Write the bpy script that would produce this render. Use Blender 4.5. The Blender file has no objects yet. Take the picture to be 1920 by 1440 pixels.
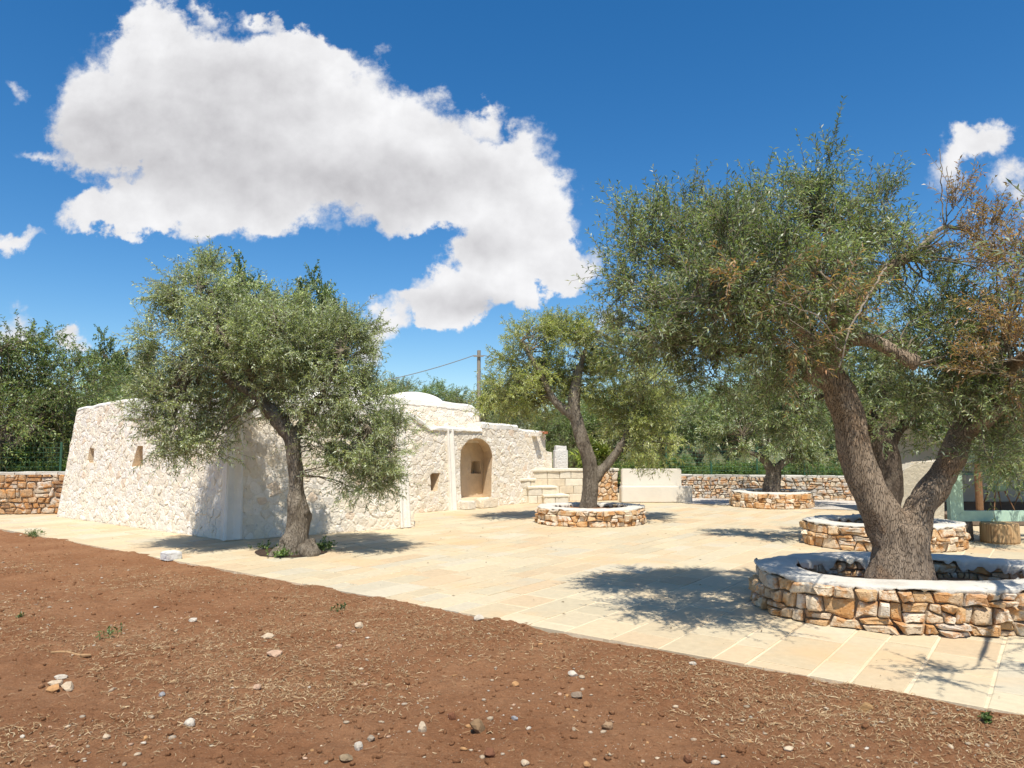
import bpy, bmesh, math, random
import numpy as np
from mathutils import Vector, noise, geometry

# ------------------------------------------------------------------ camera, sky, sun, exposure
SC = bpy.context.scene
COL = SC.collection
F = 1360.0                      # focal length in pixels of the 1920 px wide picture
TH = math.atan(115.0 / F)       # upward tilt
H = 1.6                         # eye height
cam_d = bpy.data.cameras.new('camera'); cam = bpy.data.objects.new('camera', cam_d); COL.objects.link(cam)
cam.location = (0, 0, H); cam.rotation_euler = (math.pi / 2 + TH, 0, 0)
cam_d.sensor_width = 36; cam_d.lens = F / 1920 * 36; cam_d.clip_start = .05; cam_d.clip_end = 4000
SC.camera = cam

SUN_EL = math.radians(65)
SUN_H = np.array([0.04, -1.0]); SUN_H /= np.hypot(*SUN_H)      # towards the sun, on the ground
sun_d = bpy.data.lights.new('sun', 'SUN'); sun = bpy.data.objects.new('sun', sun_d); COL.objects.link(sun)
sun_d.energy = 4.9; sun_d.angle = math.radians(.53); sun_d.color = (1, .945, .84)
sdir = Vector((SUN_H[0] * math.cos(SUN_EL), SUN_H[1] * math.cos(SUN_EL), math.sin(SUN_EL)))
sun.rotation_euler = sdir.to_track_quat('Z', 'Y').to_euler(); sun.location = (0, 0, 30)

SC.view_settings.view_transform = 'Standard'; SC.view_settings.look = 'None'
SC.view_settings.exposure = 0.27; SC.view_settings.gamma = 1
SC.cycles.use_denoising = True
SC.cycles.max_bounces = 6; SC.cycles.diffuse_bounces = 4; SC.cycles.glossy_bounces = 2; SC.cycles.transmission_bounces = 3
SC.cycles.sample_clamp_indirect = 6

# pixel <-> place
def ray(u, v):
    x = (u - 960) / F; y = (720 - v) / F
    return np.array([x, math.cos(TH) - y * math.sin(TH), math.sin(TH) + y * math.cos(TH)])
def G(u, v, z=0.0):
    r = ray(u, v); t = (z - H) / r[2]
    return np.array([r[0] * t, r[1] * t, z])
def P(u, v, Y):
    r = ray(u, v); t = Y / r[1]
    return np.array([r[0] * t, Y, H + r[2] * t])

# ---- sky: Nishita air with one large cumulus and scraps of cloud, placed by direction
W = bpy.data.worlds.new('World'); SC.world = W; W.use_nodes = True
wn = W.node_tree.nodes; wl = W.node_tree.links; wn.clear()
def N(nt, typ, **kw):
    n = nt.nodes.new(typ)
    for k, v in kw.items():
        if k == 'inp':
            for i, x in v.items(): n.inputs[i].default_value = x
        else: setattr(n, k, v)
    return n
wt = W.node_tree
sky = N(wt, 'ShaderNodeTexSky', sky_type='NISHITA', sun_disc=False)
sky.sun_elevation = SUN_EL; sky.sun_rotation = math.atan2(SUN_H[0], SUN_H[1])
sky.altitude = 300; sky.air_density = 1.0; sky.dust_density = .25; sky.ozone_density = 3.2
hsv = N(wt, 'ShaderNodeHueSaturation', inp={'Saturation': 1.34, 'Value': .94})
wl.new(sky.outputs[0], hsv.inputs['Color'])
tc = N(wt, 'ShaderNodeTexCoord'); sep = N(wt, 'ShaderNodeSeparateXYZ'); wl.new(tc.outputs['Generated'], sep.inputs[0])
def M(op, a, b=None, c=None, nt=wt, clamp=False):
    n = nt.nodes.new('ShaderNodeMath'); n.operation = op; n.use_clamp = clamp
    for i, x in enumerate((a, b, c)):
        if x is None: continue
        if isinstance(x, (int, float)): n.inputs[i].default_value = x
        else: nt.links.new(x, n.inputs[i])
    return n.outputs[0]
yy = M('MAXIMUM', sep.outputs[1], .04)
cu = M('DIVIDE', sep.outputs[0], yy); cv = M('DIVIDE', sep.outputs[2], yy)
cmb = N(wt, 'ShaderNodeCombineXYZ'); wl.new(cu, cmb.inputs[0]); wl.new(cv, cmb.inputs[1])
def VM(op, a, b=None, nt=wt, scale=None):
    n = nt.nodes.new('ShaderNodeVectorMath'); n.operation = op
    for i, x in enumerate((a, b)):
        if x is None: continue
        if isinstance(x, tuple): n.inputs[i].default_value = x
        else: nt.links.new(x, n.inputs[i])
    if scale is not None: n.inputs['Scale'].default_value = scale
    return n.outputs[0]
def NOISE(vec, scale, detail=5, rough=.55, nt=wt, color=False, dist=0):
    n = nt.nodes.new('ShaderNodeTexNoise'); n.inputs['Scale'].default_value = scale
    n.inputs['Detail'].default_value = detail; n.inputs['Roughness'].default_value = rough; n.inputs['Distortion'].default_value = dist
    if vec is not None: nt.links.new(vec, n.inputs['Vector'])
    return n.outputs['Color'] if color else n.outputs[0]
p0 = cmb.outputs[0]
w1 = VM('SCALE', VM('SUBTRACT', NOISE(p0, 7, 3, .5, color=True), (.5, .5, .5)), scale=.12)
w2 = VM('SCALE', VM('SUBTRACT', NOISE(p0, 24, 7, .62, color=True), (.5, .5, .5)), scale=.085)
p1 = VM('ADD', VM('ADD', p0, w1), w2)
p1 = VM('MULTIPLY', p1, (1, 1, 0))
def blob(u, v, ru, rv, rot=0, pw=None):
    r = ray(u, v); cx, cy = r[0] / r[1], r[2] / r[1]
    m = N(wt, 'ShaderNodeMapping', vector_type='TEXTURE')
    m.inputs['Location'].default_value = (cx, cy, 0); m.inputs['Rotation'].default_value = (0, 0, math.radians(rot))
    m.inputs['Scale'].default_value = (ru / F * 1.25, rv / F * 1.25, 1); wl.new(pw or p1, m.inputs['Vector'])
    g = N(wt, 'ShaderNodeTexGradient', gradient_type='SPHERICAL'); wl.new(m.outputs[0], g.inputs[0])
    return g.outputs['Fac']
def field(lst, pw=None):
    acc = None
    for b in lst:
        o = M('MULTIPLY', blob(*b[:5], pw=pw), b[5] if len(b) > 5 else 1.0)
        acc = o if acc is None else M('ADD', acc, o)
    return acc
CL = [(270, 40, 60, 60, 0), (330, 130, 200, 110, 0), (215, 205, 115, 100, 0), (265, 268, 165, 80, 0), (430, 200, 230, 140, 0),
      (560, 130, 120, 70, 0), (630, 110, 110, 60, -10), (640, 240, 220, 120, 0), (520, 310, 260, 100, -6), (740, 315, 220, 105, -14),
      (850, 290, 180, 100, -30), (960, 310, 110, 90, 0), (900, 380, 180, 100, 0), (300, 380, 170, 55, 5), (220, 390, 110, 50, 0),
      (480, 395, 110, 45, -5), (960, 440, 120, 80, 0), (930, 500, 150, 55, 0, .85), (1040, 515, 110, 36, 30, .9), (860, 555, 150, 48, 0, .85),
      (780, 592, 110, 34, 0, .9), (830, 608, 70, 30, 0, .9), (700, 640, 45, 40, 0), (1000, 450, 60, 60, 0),
      (1810, 285, 100, 55, 25, .72), (1850, 270, 60, 40, 0, .5), (1920, 345, 60, 45, 0, .62),
      (20, 430, 90, 26, 4, .7), (140, 645, 36, 26, 20, .75), (40, 165, 40, 40, -20, .56), (30, 610, 70, 60, 0, .7), (910, 198, 50, 24, 0, .55),
      (480, 38, 70, 20, -25, .58), (375, 15, 34, 30, -20, .55), (1130, 600, 50, 40, 0, .5), (70, 285, 60, 22, 0, .52), (640, 475, 150, 45, 8, -.7), (780, 470, 70, 40, 0, -.6), (700, 540, 60, 40, 0, -.5), (960, 590, 90, 30, 20, -.4), (608, 452, 26, 44, 0, .55)]
fld = field(CL)
fb = NOISE(p0, 15, 11, .66)
front = M('GREATER_THAN', sep.outputs[1], .045)
dens = N(wt, 'ShaderNodeMapRange', interpolation_type='SMOOTHSTEP', inp={1: .17, 2: .62})
wl.new(M('ADD', fld, M('MULTIPLY', M('SUBTRACT', fb, .5), .85)), dens.inputs[0])
alpha = M('MULTIPLY', dens.outputs[0], front)
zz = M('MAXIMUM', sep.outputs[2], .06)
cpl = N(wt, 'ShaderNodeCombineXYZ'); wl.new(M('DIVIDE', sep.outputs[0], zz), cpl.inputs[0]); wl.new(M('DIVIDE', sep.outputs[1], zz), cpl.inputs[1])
oth = N(wt, 'ShaderNodeMapRange', interpolation_type='SMOOTHSTEP', inp={1: .54, 2: .64}); wl.new(NOISE(cpl.outputs[0], .8, 9, .58), oth.inputs[0])  # unseen noise clouds outside the view, added to whiten the blue fill light
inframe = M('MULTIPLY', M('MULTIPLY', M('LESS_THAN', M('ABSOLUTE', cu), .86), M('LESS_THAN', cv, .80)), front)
fill_clouds = M('MULTIPLY', M('MULTIPLY', oth.outputs[0], M('GREATER_THAN', sep.outputs[2], .08)), M('SUBTRACT', 1.0, inframe))
alpha = M('MAXIMUM', alpha, fill_clouds)
GREY = [(330, 230, 260, 120, 0), (250, 260, 150, 90, 0), (560, 330, 300, 90, -5), (800, 340, 180, 80, 0), (880, 575, 150, 35, 0), (480, 150, 220, 60, -15, .6), (900, 470, 90, 30, 0, .7)]
p2 = VM('MULTIPLY', VM('ADD', p0, w1), (1, 1, 0))
gr = M('MULTIPLY', field(GREY, p2), 1.0, clamp=True)
p_s = VM('ADD', p0, (.012, -.02, 0))
rel = M('SUBTRACT', NOISE(p0, 8, 7, .58), NOISE(VM('ADD', p0, (.016, .024, 0)), 8, 7, .58))
cb = M('ADD', M('SUBTRACT', .93, M('MULTIPLY', gr, .44)), M('MULTIPLY', rel, 1.0))
cbr = N(wt, 'ShaderNodeMapRange', inp={1: .3, 2: 1.1, 3: 0, 4: 1}); wl.new(cb, cbr.inputs[0])
cramp = N(wt, 'ShaderNodeMix', data_type='RGBA'); wl.new(cbr.outputs[0], cramp.inputs[0])
cramp.inputs[6].default_value = (3.5, 3.45, 3.6, 1); cramp.inputs[7].default_value = (6.4, 6.4, 6.5, 1)
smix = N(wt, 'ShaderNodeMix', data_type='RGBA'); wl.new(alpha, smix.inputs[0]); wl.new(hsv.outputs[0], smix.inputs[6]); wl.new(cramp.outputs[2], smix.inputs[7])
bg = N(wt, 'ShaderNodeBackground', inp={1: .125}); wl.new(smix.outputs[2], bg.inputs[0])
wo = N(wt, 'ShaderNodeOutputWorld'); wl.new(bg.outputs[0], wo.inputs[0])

# ------------------------------------------------------------------ helpers
rng = np.random.default_rng(7); random.seed(7)
def unit(a): return a / np.maximum(np.linalg.norm(a, axis=-1, keepdims=True), 1e-9)
def _hash(ix, iy, iz):
    n = (ix.astype(np.int64) * 374761393 + iy.astype(np.int64) * 668265263 + iz.astype(np.int64) * 2147483647) & 0x7fffffff
    n = ((n ^ (n >> 13)) * 1274126177) & 0x7fffffff
    return ((n ^ (n >> 16)) & 0xffffff) / float(0xffffff)
def vnoise(p):
    p = np.asarray(p, float); i = np.floor(p).astype(np.int64); f = p - i; f = f * f * (3 - 2 * f); out = 0
    for dx in (0, 1):
        for dy in (0, 1):
            for dz in (0, 1):
                w = (f[..., 0] if dx else 1 - f[..., 0]) * (f[..., 1] if dy else 1 - f[..., 1]) * (f[..., 2] if dz else 1 - f[..., 2])
                out = out + w * _hash(i[..., 0] + dx, i[..., 1] + dy, i[..., 2] + dz)
    return out
def fbm(p, o=4):
    s = 0; a = .5; p = np.asarray(p, float)
    for k in range(o): s = s + a * (vnoise(p) - .5); p = p * 2.03 + 17.3; a *= .5
    return s * 2

def wloc(o):
    v = Vector((0, 0, 0))
    while o is not None: v += Vector(o.location); o = o.parent
    return v
def mk(name, V, Fc, mat, parent=None, col=None, smooth=False, kind=None, origin=None, mats=None, midx=None):
    """one mesh object; V in world coordinates"""
    V = np.asarray(V, dtype=np.float64).reshape(-1, 3)
    o_w = np.array(origin if origin is not None else ((V.min(0) + V.max(0)) / 2 * (1, 1, 0) + (0, 0, V[:, 2].min())))
    me = bpy.data.meshes.new(name)
    Vl = V - o_w
    if isinstance(Fc, np.ndarray):
        k = Fc.shape[1]; n = len(Fc)
        me.vertices.add(len(V)); me.vertices.foreach_set('co', Vl.astype(np.float32).ravel())
        me.loops.add(n * k); me.polygons.add(n)
        me.loops.foreach_set('vertex_index', Fc.astype(np.int32).ravel())
        me.polygons.foreach_set('loop_start', np.arange(0, n * k, k, dtype=np.int32))
        me.update(calc_edges=True)
    else:
        me.from_pydata(Vl.tolist(), [], Fc); me.update()
    if col is not None:
        a = me.color_attributes.new('col', 'FLOAT_COLOR', 'POINT')
        c = np.ones((len(V), 4), np.float32); c[:, :3] = np.asarray(col, np.float32); a.data.foreach_set('color', c.ravel())
    for m in (mats or [mat]): me.materials.append(m)
    if midx is not None: me.polygons.foreach_set('material_index', np.asarray(midx, np.int32))
    if smooth: me.polygons.foreach_set('use_smooth', np.ones(len(me.polygons), bool))
    o = bpy.data.objects.new(name, me); COL.objects.link(o)
    if parent is not None:
        o.parent = parent; o.location = Vector(o_w) - wloc(parent)
    else: o.location = o_w
    if kind: o['kind'] = kind
    return o
def thing(name, label, cat, loc, group=None):
    o = bpy.data.objects.new(name, None); COL.objects.link(o); o.location = loc; o.empty_display_size = .2
    o['label'] = label; o['category'] = cat
    if group: o['group'] = group
    return o
def tag(o, label, cat, group=None):
    o['label'] = label; o['category'] = cat
    if group: o['group'] = group
    return o
class MB:
    def __init__(s): s.V = []; s.F = []; s.C = []
    def add(s, V, Fc, c=None):
        b = len(s.V); s.V += [tuple(map(float, v)) for v in V]; s.F += [tuple(int(i) + b for i in f) for f in Fc]
        s.C += [tuple(c) if c is not None else (1, 1, 1)] * len(V)
    def box(s, x0, x1, y0, y1, z0, z1, c=None):
        s.add([(x, y, z) for z in (z0, z1) for x, y in ((x0, y0), (x1, y0), (x1, y1), (x0, y1))],
              [(3, 2, 1, 0), (4, 5, 6, 7), (0, 1, 5, 4), (1, 2, 6, 5), (2, 3, 7, 6), (3, 0, 4, 7)], c)
    def build(s, name, mat, parent=None, smooth=False, kind=None): return mk(name, s.V, s.F, mat, parent, s.C, smooth, kind)
def tube(pts, rad, seg=12, cap=True):
    pts = np.asarray(pts, float); n = len(pts); V = []; Fc = []
    tan = np.gradient(pts, axis=0); tan = unit(tan)
    ref = np.array([0., 1, .2]) if abs(tan[0] @ np.array([0, 1, .2])) < .9 else np.array([1., 0, 0])
    a = unit(np.cross(tan[0], ref))
    for i in range(n):
        a = unit(a - tan[i] * (a @ tan[i])); b = np.cross(tan[i], a)
        for k in range(seg):
            q = 2 * math.pi * k / seg; V.append(pts[i] + rad[i] * (math.cos(q) * a + math.sin(q) * b))
    for i in range(n - 1):
        for k in range(seg):
            k2 = (k + 1) % seg; Fc.append((i * seg + k, i * seg + k2, (i + 1) * seg + k2, (i + 1) * seg + k))
    if cap: Fc.append(tuple(range(seg - 1, -1, -1))); Fc.append(tuple((n - 1) * seg + k for k in range(seg)))
    return V, Fc
def spline(pts, rad, step=.06):
    pts = np.asarray(pts, float); rad = np.asarray(rad, float); out = []; ro = []
    n = len(pts)
    for i in range(n - 1):
        p0_, p1_, p2_, p3_ = pts[max(i - 1, 0)], pts[i], pts[i + 1], pts[min(i + 2, n - 1)]
        m = max(2, int(np.linalg.norm(p2_ - p1_) / step))
        for k in range(m):
            t = k / m
            out.append(.5 * (2 * p1_ + (p2_ - p0_) * t + (2 * p0_ - 5 * p1_ + 4 * p2_ - p3_) * t * t + (3 * p1_ - p0_ - 3 * p2_ + p3_) * t ** 3))
            ro.append(rad[i] * (1 - t) + rad[i + 1] * t)
    out.append(pts[-1]); ro.append(rad[-1])
    return np.array(out), np.array(ro)

# ------------------------------------------------------------------ materials
def new_mat(name):
    m = bpy.data.materials.new(name); m.use_nodes = True; nt = m.node_tree; nt.nodes.clear()
    out = nt.nodes.new('ShaderNodeOutputMaterial'); b = nt.nodes.new('ShaderNodeBsdfPrincipled'); nt.links.new(b.outputs[0], out.inputs[0])
    geo = nt.nodes.new('ShaderNodeNewGeometry')
    return m, nt, b, geo.outputs['Position'], out
def MIXC(nt, f, a, b, mode='MIX'):
    n = nt.nodes.new('ShaderNodeMix'); n.data_type = 'RGBA'; n.blend_type = mode
    for i, x in ((0, f), (6, a), (7, b)):
        if isinstance(x, (int, float)): n.inputs[i].default_value = x
        elif isinstance(x, tuple): n.inputs[i].default_value = (*x, 1) if len(x) == 3 else x
        else: nt.links.new(x, n.inputs[i])
    return n.outputs[2]
def RANGE(nt, v, a, b, c=0., d=1., smooth=False):
    n = nt.nodes.new('ShaderNodeMapRange')
    if smooth: n.interpolation_type = 'SMOOTHSTEP'
    nt.links.new(v, n.inputs[0])
    for i, x in ((1, a), (2, b), (3, c), (4, d)): n.inputs[i].default_value = x
    return n.outputs[0]
def BUMP(nt, h, strength, dist, bsdf, prev=None):
    n = nt.nodes.new('ShaderNodeBump'); n.inputs['Strength'].default_value = strength; n.inputs['Distance'].default_value = dist
    nt.links.new(h, n.inputs['Height'])
    if prev is not None: nt.links.new(prev, n.inputs['Normal'])
    nt.links.new(n.outputs[0], bsdf.inputs['Normal']); return n.outputs[0]
def attr_mat(name, nscale=6, contrast=.25, bscale=30, bdist=.01, rough=.9, stain=None, stain_scale=1.5, stain_rng=(.55, .75), stain_amt=.6, base=None, pits=0, stain2=None):
    m, nt, b, pos, out = new_mat(name)
    if base is None:
        a = nt.nodes.new('ShaderNodeAttribute'); a.attribute_name = 'col'; c = a.outputs['Color']
    else: c = None
    n1 = NOISE(pos, nscale, 6, .65, nt)
    k = RANGE(nt, n1, .25, .75, 1 - contrast, 1 + contrast)
    c = MIXC(nt, 1.0, c if c is not None else base, k, 'MULTIPLY')
    if stain is not None:
        n2 = NOISE(pos, stain_scale, 6, .6, nt)
        c = MIXC(nt, M('MULTIPLY', RANGE(nt, n2, *stain_rng, smooth=True), stain_amt, nt=nt), c, stain)
    if stain2 is not None:
        col2, sc2, rg2, am2 = stain2
        c = MIXC(nt, M('MULTIPLY', RANGE(nt, NOISE(pos, sc2, 8, .7, nt), *rg2, smooth=True), am2, nt=nt), c, col2)
    nt.links.new(c, b.inputs['Base Color']); b.inputs['Roughness'].default_value = rough; b.inputs['Specular IOR Level'].default_value = .25
    h = NOISE(pos, bscale, 8, .7, nt)
    if pits:
        v = nt.nodes.new('ShaderNodeTexVoronoi'); v.inputs['Scale'].default_value = pits; nt.links.new(pos, v.inputs['Vector'])
        h = M('ADD', h, M('MULTIPLY', RANGE(nt, v.outputs[0], 0, .35), .5, nt=nt), nt=nt)
    BUMP(nt, h, 1.0, bdist, b)
    return m
M_rubble = attr_mat('whitewashed_rubble', 9, .07, 15, .028, .92, stain=(.74, .50, .30), stain_scale=1.1, stain_rng=(.58, .82), stain_amt=.28, pits=13)
M_niche = attr_mat('niche_tufa', 5, .12, 20, .02, .92, pits=18)
M_lime = attr_mat('white_lime_plaster', 4, .06, 22, .012, .9, base=(.80, .76, .69), stain=(.62, .60, .56), stain_scale=2.5, stain_rng=(.56, .8), stain_amt=.35)
M_cope = attr_mat('lime_coping', 5, .10, 24, .016, .9, base=(.63, .59, .52), stain=(.42, .37, .30), stain_scale=3, stain_rng=(.52, .75), stain_amt=.45, stain2=(( .60, .42, .24), 5, (.62, .75), .35))
M_stone = attr_mat('limestone_rubble', 9, .22, 34, .022, .88, stain=(.56, .27, .09), stain_scale=7, stain_rng=(.47, .60), stain_amt=.82, stain2=((.80, .74, .62), 11, (.54, .66), .55), pits=40)
M_joint = attr_mat('stone_core', 8, .3, 25, .03, .95, base=(.40, .31, .22))
M_paver = attr_mat('limestone_paver', 14, .10, 40, .004, .8, stain=(.62, .40, .20), stain_scale=.55, stain_rng=(.50, .70), stain_amt=.5, stain2=((.60, .42, .25), 5.5, (.54, .76), .4))
M_grout = attr_mat('paving_grout', 10, .12, 50, .006, .9, base=(.70, .58, .40), stain=(.62, .40, .20), stain_scale=.55, stain_rng=(.5, .7), stain_amt=.4)
M_ashlar = attr_mat('tufa_blocks', 10, .14, 40, .012, .9, pits=60)
M_plaster = attr_mat('beige_plaster', 3, .05, 30, .004, .85, base=(.70, .65, .56), stain=(.60, .54, .44), stain_scale=1.5, stain_rng=(.5, .8), stain_amt=.3)
M_rock = attr_mat('field_stone', 20, .28, 60, .012, .92)
M_gravel = attr_mat('pale_gravel', 60, .35, 90, .03, .95, base=(.66, .60, .53))
M_green = attr_mat('mint_paint', 12, .10, 50, .002, .6, base=(.43, .60, .48))
M_chair = attr_mat('green_plastic', 6, .05, 40, .0008, .45, base=(.20, .33, .24))
M_wood = attr_mat('brown_wood', 12, .25, 30, .006, .8, base=(.22, .12, .06))
M_dark = attr_mat('dark_glass', 6, .1, 20, .0005, .25, base=(.015, .015, .017))
M_pole = attr_mat('concrete_pole', 10, .15, 40, .004, .85, base=(.30, .26, .21))
M_wire = attr_mat('green_wire', 10, .1, 40, .0005, .6, base=(.05, .13, .08))
M_cable = attr_mat('cable', 10, .1, 40, .0005, .6, base=(.22, .23, .24))
M_terra = attr_mat('terracotta', 12, .2, 40, .004, .85, base=(.55, .2, .10))

# red soil
M_soil, nt, b, pos, _ = new_mat('red_soil')
n1 = NOISE(pos, 1.3, 7, .6, nt); n2 = NOISE(pos, 18, 8, .7, nt)
c = MIXC(nt, RANGE(nt, n1, .3, .7), (.215, .094, .042), (.290, .146, .072))
c = MIXC(nt, RANGE(nt, n2, .25, .75), c, MIXC(nt, 1.0, c, (1.45, 1.5, 1.55), 'MULTIPLY'))
c = MIXC(nt, RANGE(nt, NOISE(pos, 62, 5, .65, nt), .57, .70, 0, .55), c, (.50, .36, .22))
c = MIXC(nt, RANGE(nt, NOISE(pos, 140, 3, .6, nt), .66, .74, 0, .5), c, (.62, .52, .38))
c = MIXC(nt, RANGE(nt, NOISE(pos, 38, 6, .7, nt), .56, .72, 0, .65), c, (.14, .06, .028))
nt.links.new(c, b.inputs['Base Color']); b.inputs['Roughness'].default_value = .95; b.inputs['Specular IOR Level'].default_value = .1
bp = BUMP(nt, NOISE(pos, 22, 8, .75, nt), 1, .035, b); BUMP(nt, NOISE(pos, 110, 5, .7, nt), 1, .008, b, bp)

# leaves: per-leaf colour, some light passing through
def leaf_mat(name, rough=.42, trans=.36):
    m, nt, b, pos, out = new_mat(name)
    a = nt.nodes.new('ShaderNodeAttribute'); a.attribute_name = 'col'
    nt.links.new(a.outputs['Color'], b.inputs['Base Color']); b.inputs['Roughness'].default_value = rough; b.inputs['Specular IOR Level'].default_value = .55
    t = nt.nodes.new('ShaderNodeBsdfTranslucent'); nt.links.new(MIXC(nt, 1., a.outputs['Color'], (1.3, 1.45, .6), 'MULTIPLY'), t.inputs[0])
    x = nt.nodes.new('ShaderNodeMixShader'); x.inputs[0].default_value = trans
    nt.links.new(b.outputs[0], x.inputs[1]); nt.links.new(t.outputs[0], x.inputs[2]); nt.links.new(x.outputs[0], out.inputs[0])
    return m
M_leaf = leaf_mat('olive_leaf'); M_oak = leaf_mat('oak_leaf', .45, .2)
M_straw = attr_mat('dry_straw', 30, .2, 60, .001, .8)
def bark_mat(name, c1, c2, c3):
    m, nt, b, pos, _ = new_mat(name)
    mp = nt.nodes.new('ShaderNodeMapping'); mp.inputs['Scale'].default_value = (1, 1, .20); nt.links.new(pos, mp.inputs[0])
    warp = VM('ADD', mp.outputs[0], VM('SCALE', NOISE(mp.outputs[0], 6, 4, .6, nt, color=True), nt=nt, scale=.11), nt=nt)
    v = nt.nodes.new('ShaderNodeTexVoronoi'); v.feature = 'DISTANCE_TO_EDGE'; v.inputs['Scale'].default_value = 64; nt.links.new(warp, v.inputs['Vector'])
    crack = RANGE(nt, v.outputs['Distance'], 0, .10)
    big = NOISE(mp.outputs[0], 7, 6, .65, nt)
    c = MIXC(nt, RANGE(nt, big, .3, .7), c1, c2)
    c = MIXC(nt, RANGE(nt, NOISE(pos, 3.2, 5, .6, nt), .52, .72, 0, .8), c, c3)
    c = MIXC(nt, M('MULTIPLY', M('SUBTRACT', 1, crack, nt=nt), .6, nt=nt), c, (.085, .06, .042))
    nt.links.new(c, b.inputs['Base Color']); b.inputs['Roughness'].default_value = .92; b.inputs['Specular IOR Level'].default_value = .15
    bp = BUMP(nt, crack, 1, .014, b); BUMP(nt, NOISE(mp.outputs[0], 30, 8, .7, nt), 1, .018, b, bp)
    return m
M_bark = bark_mat('olive_bark', (.25, .185, .13), (.40, .31, .23), (.34, .20, .11))
M_bark_dark = bark_mat('dark_olive_bark', (.10, .075, .055), (.17, .13, .10), (.30, .25, .19))
M_bark_grey = bark_mat('grey_olive_bark', (.15, .122, .092), (.38, .325, .255), (.11, .085, .062))
M_log, nt, b, pos, _ = new_mat('split_log')
mp = nt.nodes.new('ShaderNodeMapping'); mp.inputs['Scale'].default_value = (1, 1, .06); nt.links.new(pos, mp.inputs[0])
c = MIXC(nt, RANGE(nt, NOISE(mp.outputs[0], 45, 5, .6, nt), .35, .65), (.36, .20, .085), (.60, .41, .21))
c = MIXC(nt, RANGE(nt, NOISE(mp.outputs[0], 70, 3, .6, nt), .62, .7, 0, .8), c, (.14, .075, .03))
nt.links.new(c, b.inputs['Base Color']); b.inputs['Roughness'].default_value = .8
BUMP(nt, NOISE(mp.outputs[0], 60, 5, .6, nt), 1, .01, b)

# ------------------------------------------------------------------ ground
E1 = np.array([.80, -.60]); E2 = np.array([.60, .80])       # along the soil edge / along the courses
EDGE0 = G(1500, 1263)[:2]                                   # a point on the edge of the paving
def edge_b(x, y): return (x - EDGE0[0]) * E2[0] + (y - EDGE0[1]) * E2[1]
def soil_z(x, y):
    x = np.asarray(x, float); y = np.asarray(y, float); p = np.stack([x, y, np.zeros_like(x)], -1)
    z = -.030 + .05 * fbm(p * .7, 3) + .032 * fbm(p * 4, 3) + .024 * fbm(p * 12 + 5, 3)
    b_ = edge_b(x, y); k = np.clip((b_ + .35) / .35, 0, 1)
    z = z * (1 - k) + (-.010 + .055 * fbm(p * 2.3 + 9, 3) + .012 * fbm(p * 14 + 5, 3)) * k
    return np.where(b_ > 0, z - .035 * (b_ / .22) - .02 * (b_ > .2), z)
xs = np.concatenate([np.arange(-24, -6.5, .10), np.arange(-6.5, 6.2, .030), np.arange(6.2, 9, .1)])
ys = [1.2]
while ys[-1] < 23: ys.append(ys[-1] + max(.028, min(.10, (ys[-1] - 2) * .009)))
ys = np.array(ys); XX, YY = np.meshgrid(xs, ys); ZZ = soil_z(XX, YY)
nx, ny = len(xs), len(ys); idx = np.arange(nx * ny).reshape(ny, nx)
Fq = np.stack([idx[:-1, :-1], idx[:-1, 1:], idx[1:, 1:], idx[1:, :-1]], -1).reshape(-1, 4)
cx = (XX[:-1, :-1] + .015).ravel(); cy = (YY[:-1, :-1] + .015).ravel()
Fq = Fq[edge_b(cx, cy) < .34]
o = mk('soil', np.stack([XX, YY, ZZ], -1).reshape(-1, 3), Fq, M_soil, smooth=True); o['kind'] = 'structure'
M_field = attr_mat('dry_field', 4, .3, 20, .03, .95, base=(.10, .12, .04), stain=(.20, .15, .07), stain_scale=.3, stain_rng=(.45, .6), stain_amt=.8)
o = mk('terrain', [(-900, -200, -.12), (900, -200, -.12), (900, 1500, -.12), (-900, 1500, -.12)], [(0, 1, 2, 3)], M_field); o['kind'] = 'structure'

# paving: slab of grout with every paver its own piece
def ab(a, b_, z=0.): q = EDGE0 + E1 * a + E2 * b_; return (q[0], q[1], z)
slab = MB()
V = [ab(-34, 0, z) for z in (-.11, -.006)] + [ab(9, 0, z) for z in (-.11, -.006)] + [ab(9, 23, z) for z in (-.11, -.006)] + [ab(-34, 23, z) for z in (-.11, -.006)]
slab.add(V, [(0, 2, 3, 1), (1, 3, 5, 7), (2, 4, 5, 3), (4, 6, 7, 5), (6, 0, 1, 7)])
paving = slab.build('paving', M_grout); paving['kind'] = 'structure'
PAL = np.array([(.74, .60, .40), (.70, .60, .42), (.76, .57, .36), (.76, .65, .46), (.73, .58, .38), (.74, .62, .43), (.70, .63, .49), (.74, .53, .33)])
def in_view(x, y, z=0, m=260):
    if y < .8: return False
    u = 960 + x / y * F
    return -m < u < 1920 + m
pavers = []
a = -33.; prs = random.Random(3)
while a < 8.5:
    w = prs.choice([.26, .30, .34, .38, .44]); b_ = prs.uniform(-.35, 0)
    while b_ < 22:
        l = prs.choice([.3, .42, .5, .62, .75, .88]); b0 = max(b_, 0.0); b1 = b_ + l
        if b1 - b0 > .07:
            q = ab(a + w / 2, (b0 + b1) / 2)
            if in_view(q[0], q[1], m=1100) and q[1] < 24 and b1 < 22.9: pavers.append((a, a + w, b0, b1, q))
        b_ += l
    a += w
BLD = []   # filled later: footprints to skip are covered by walls anyway
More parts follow.
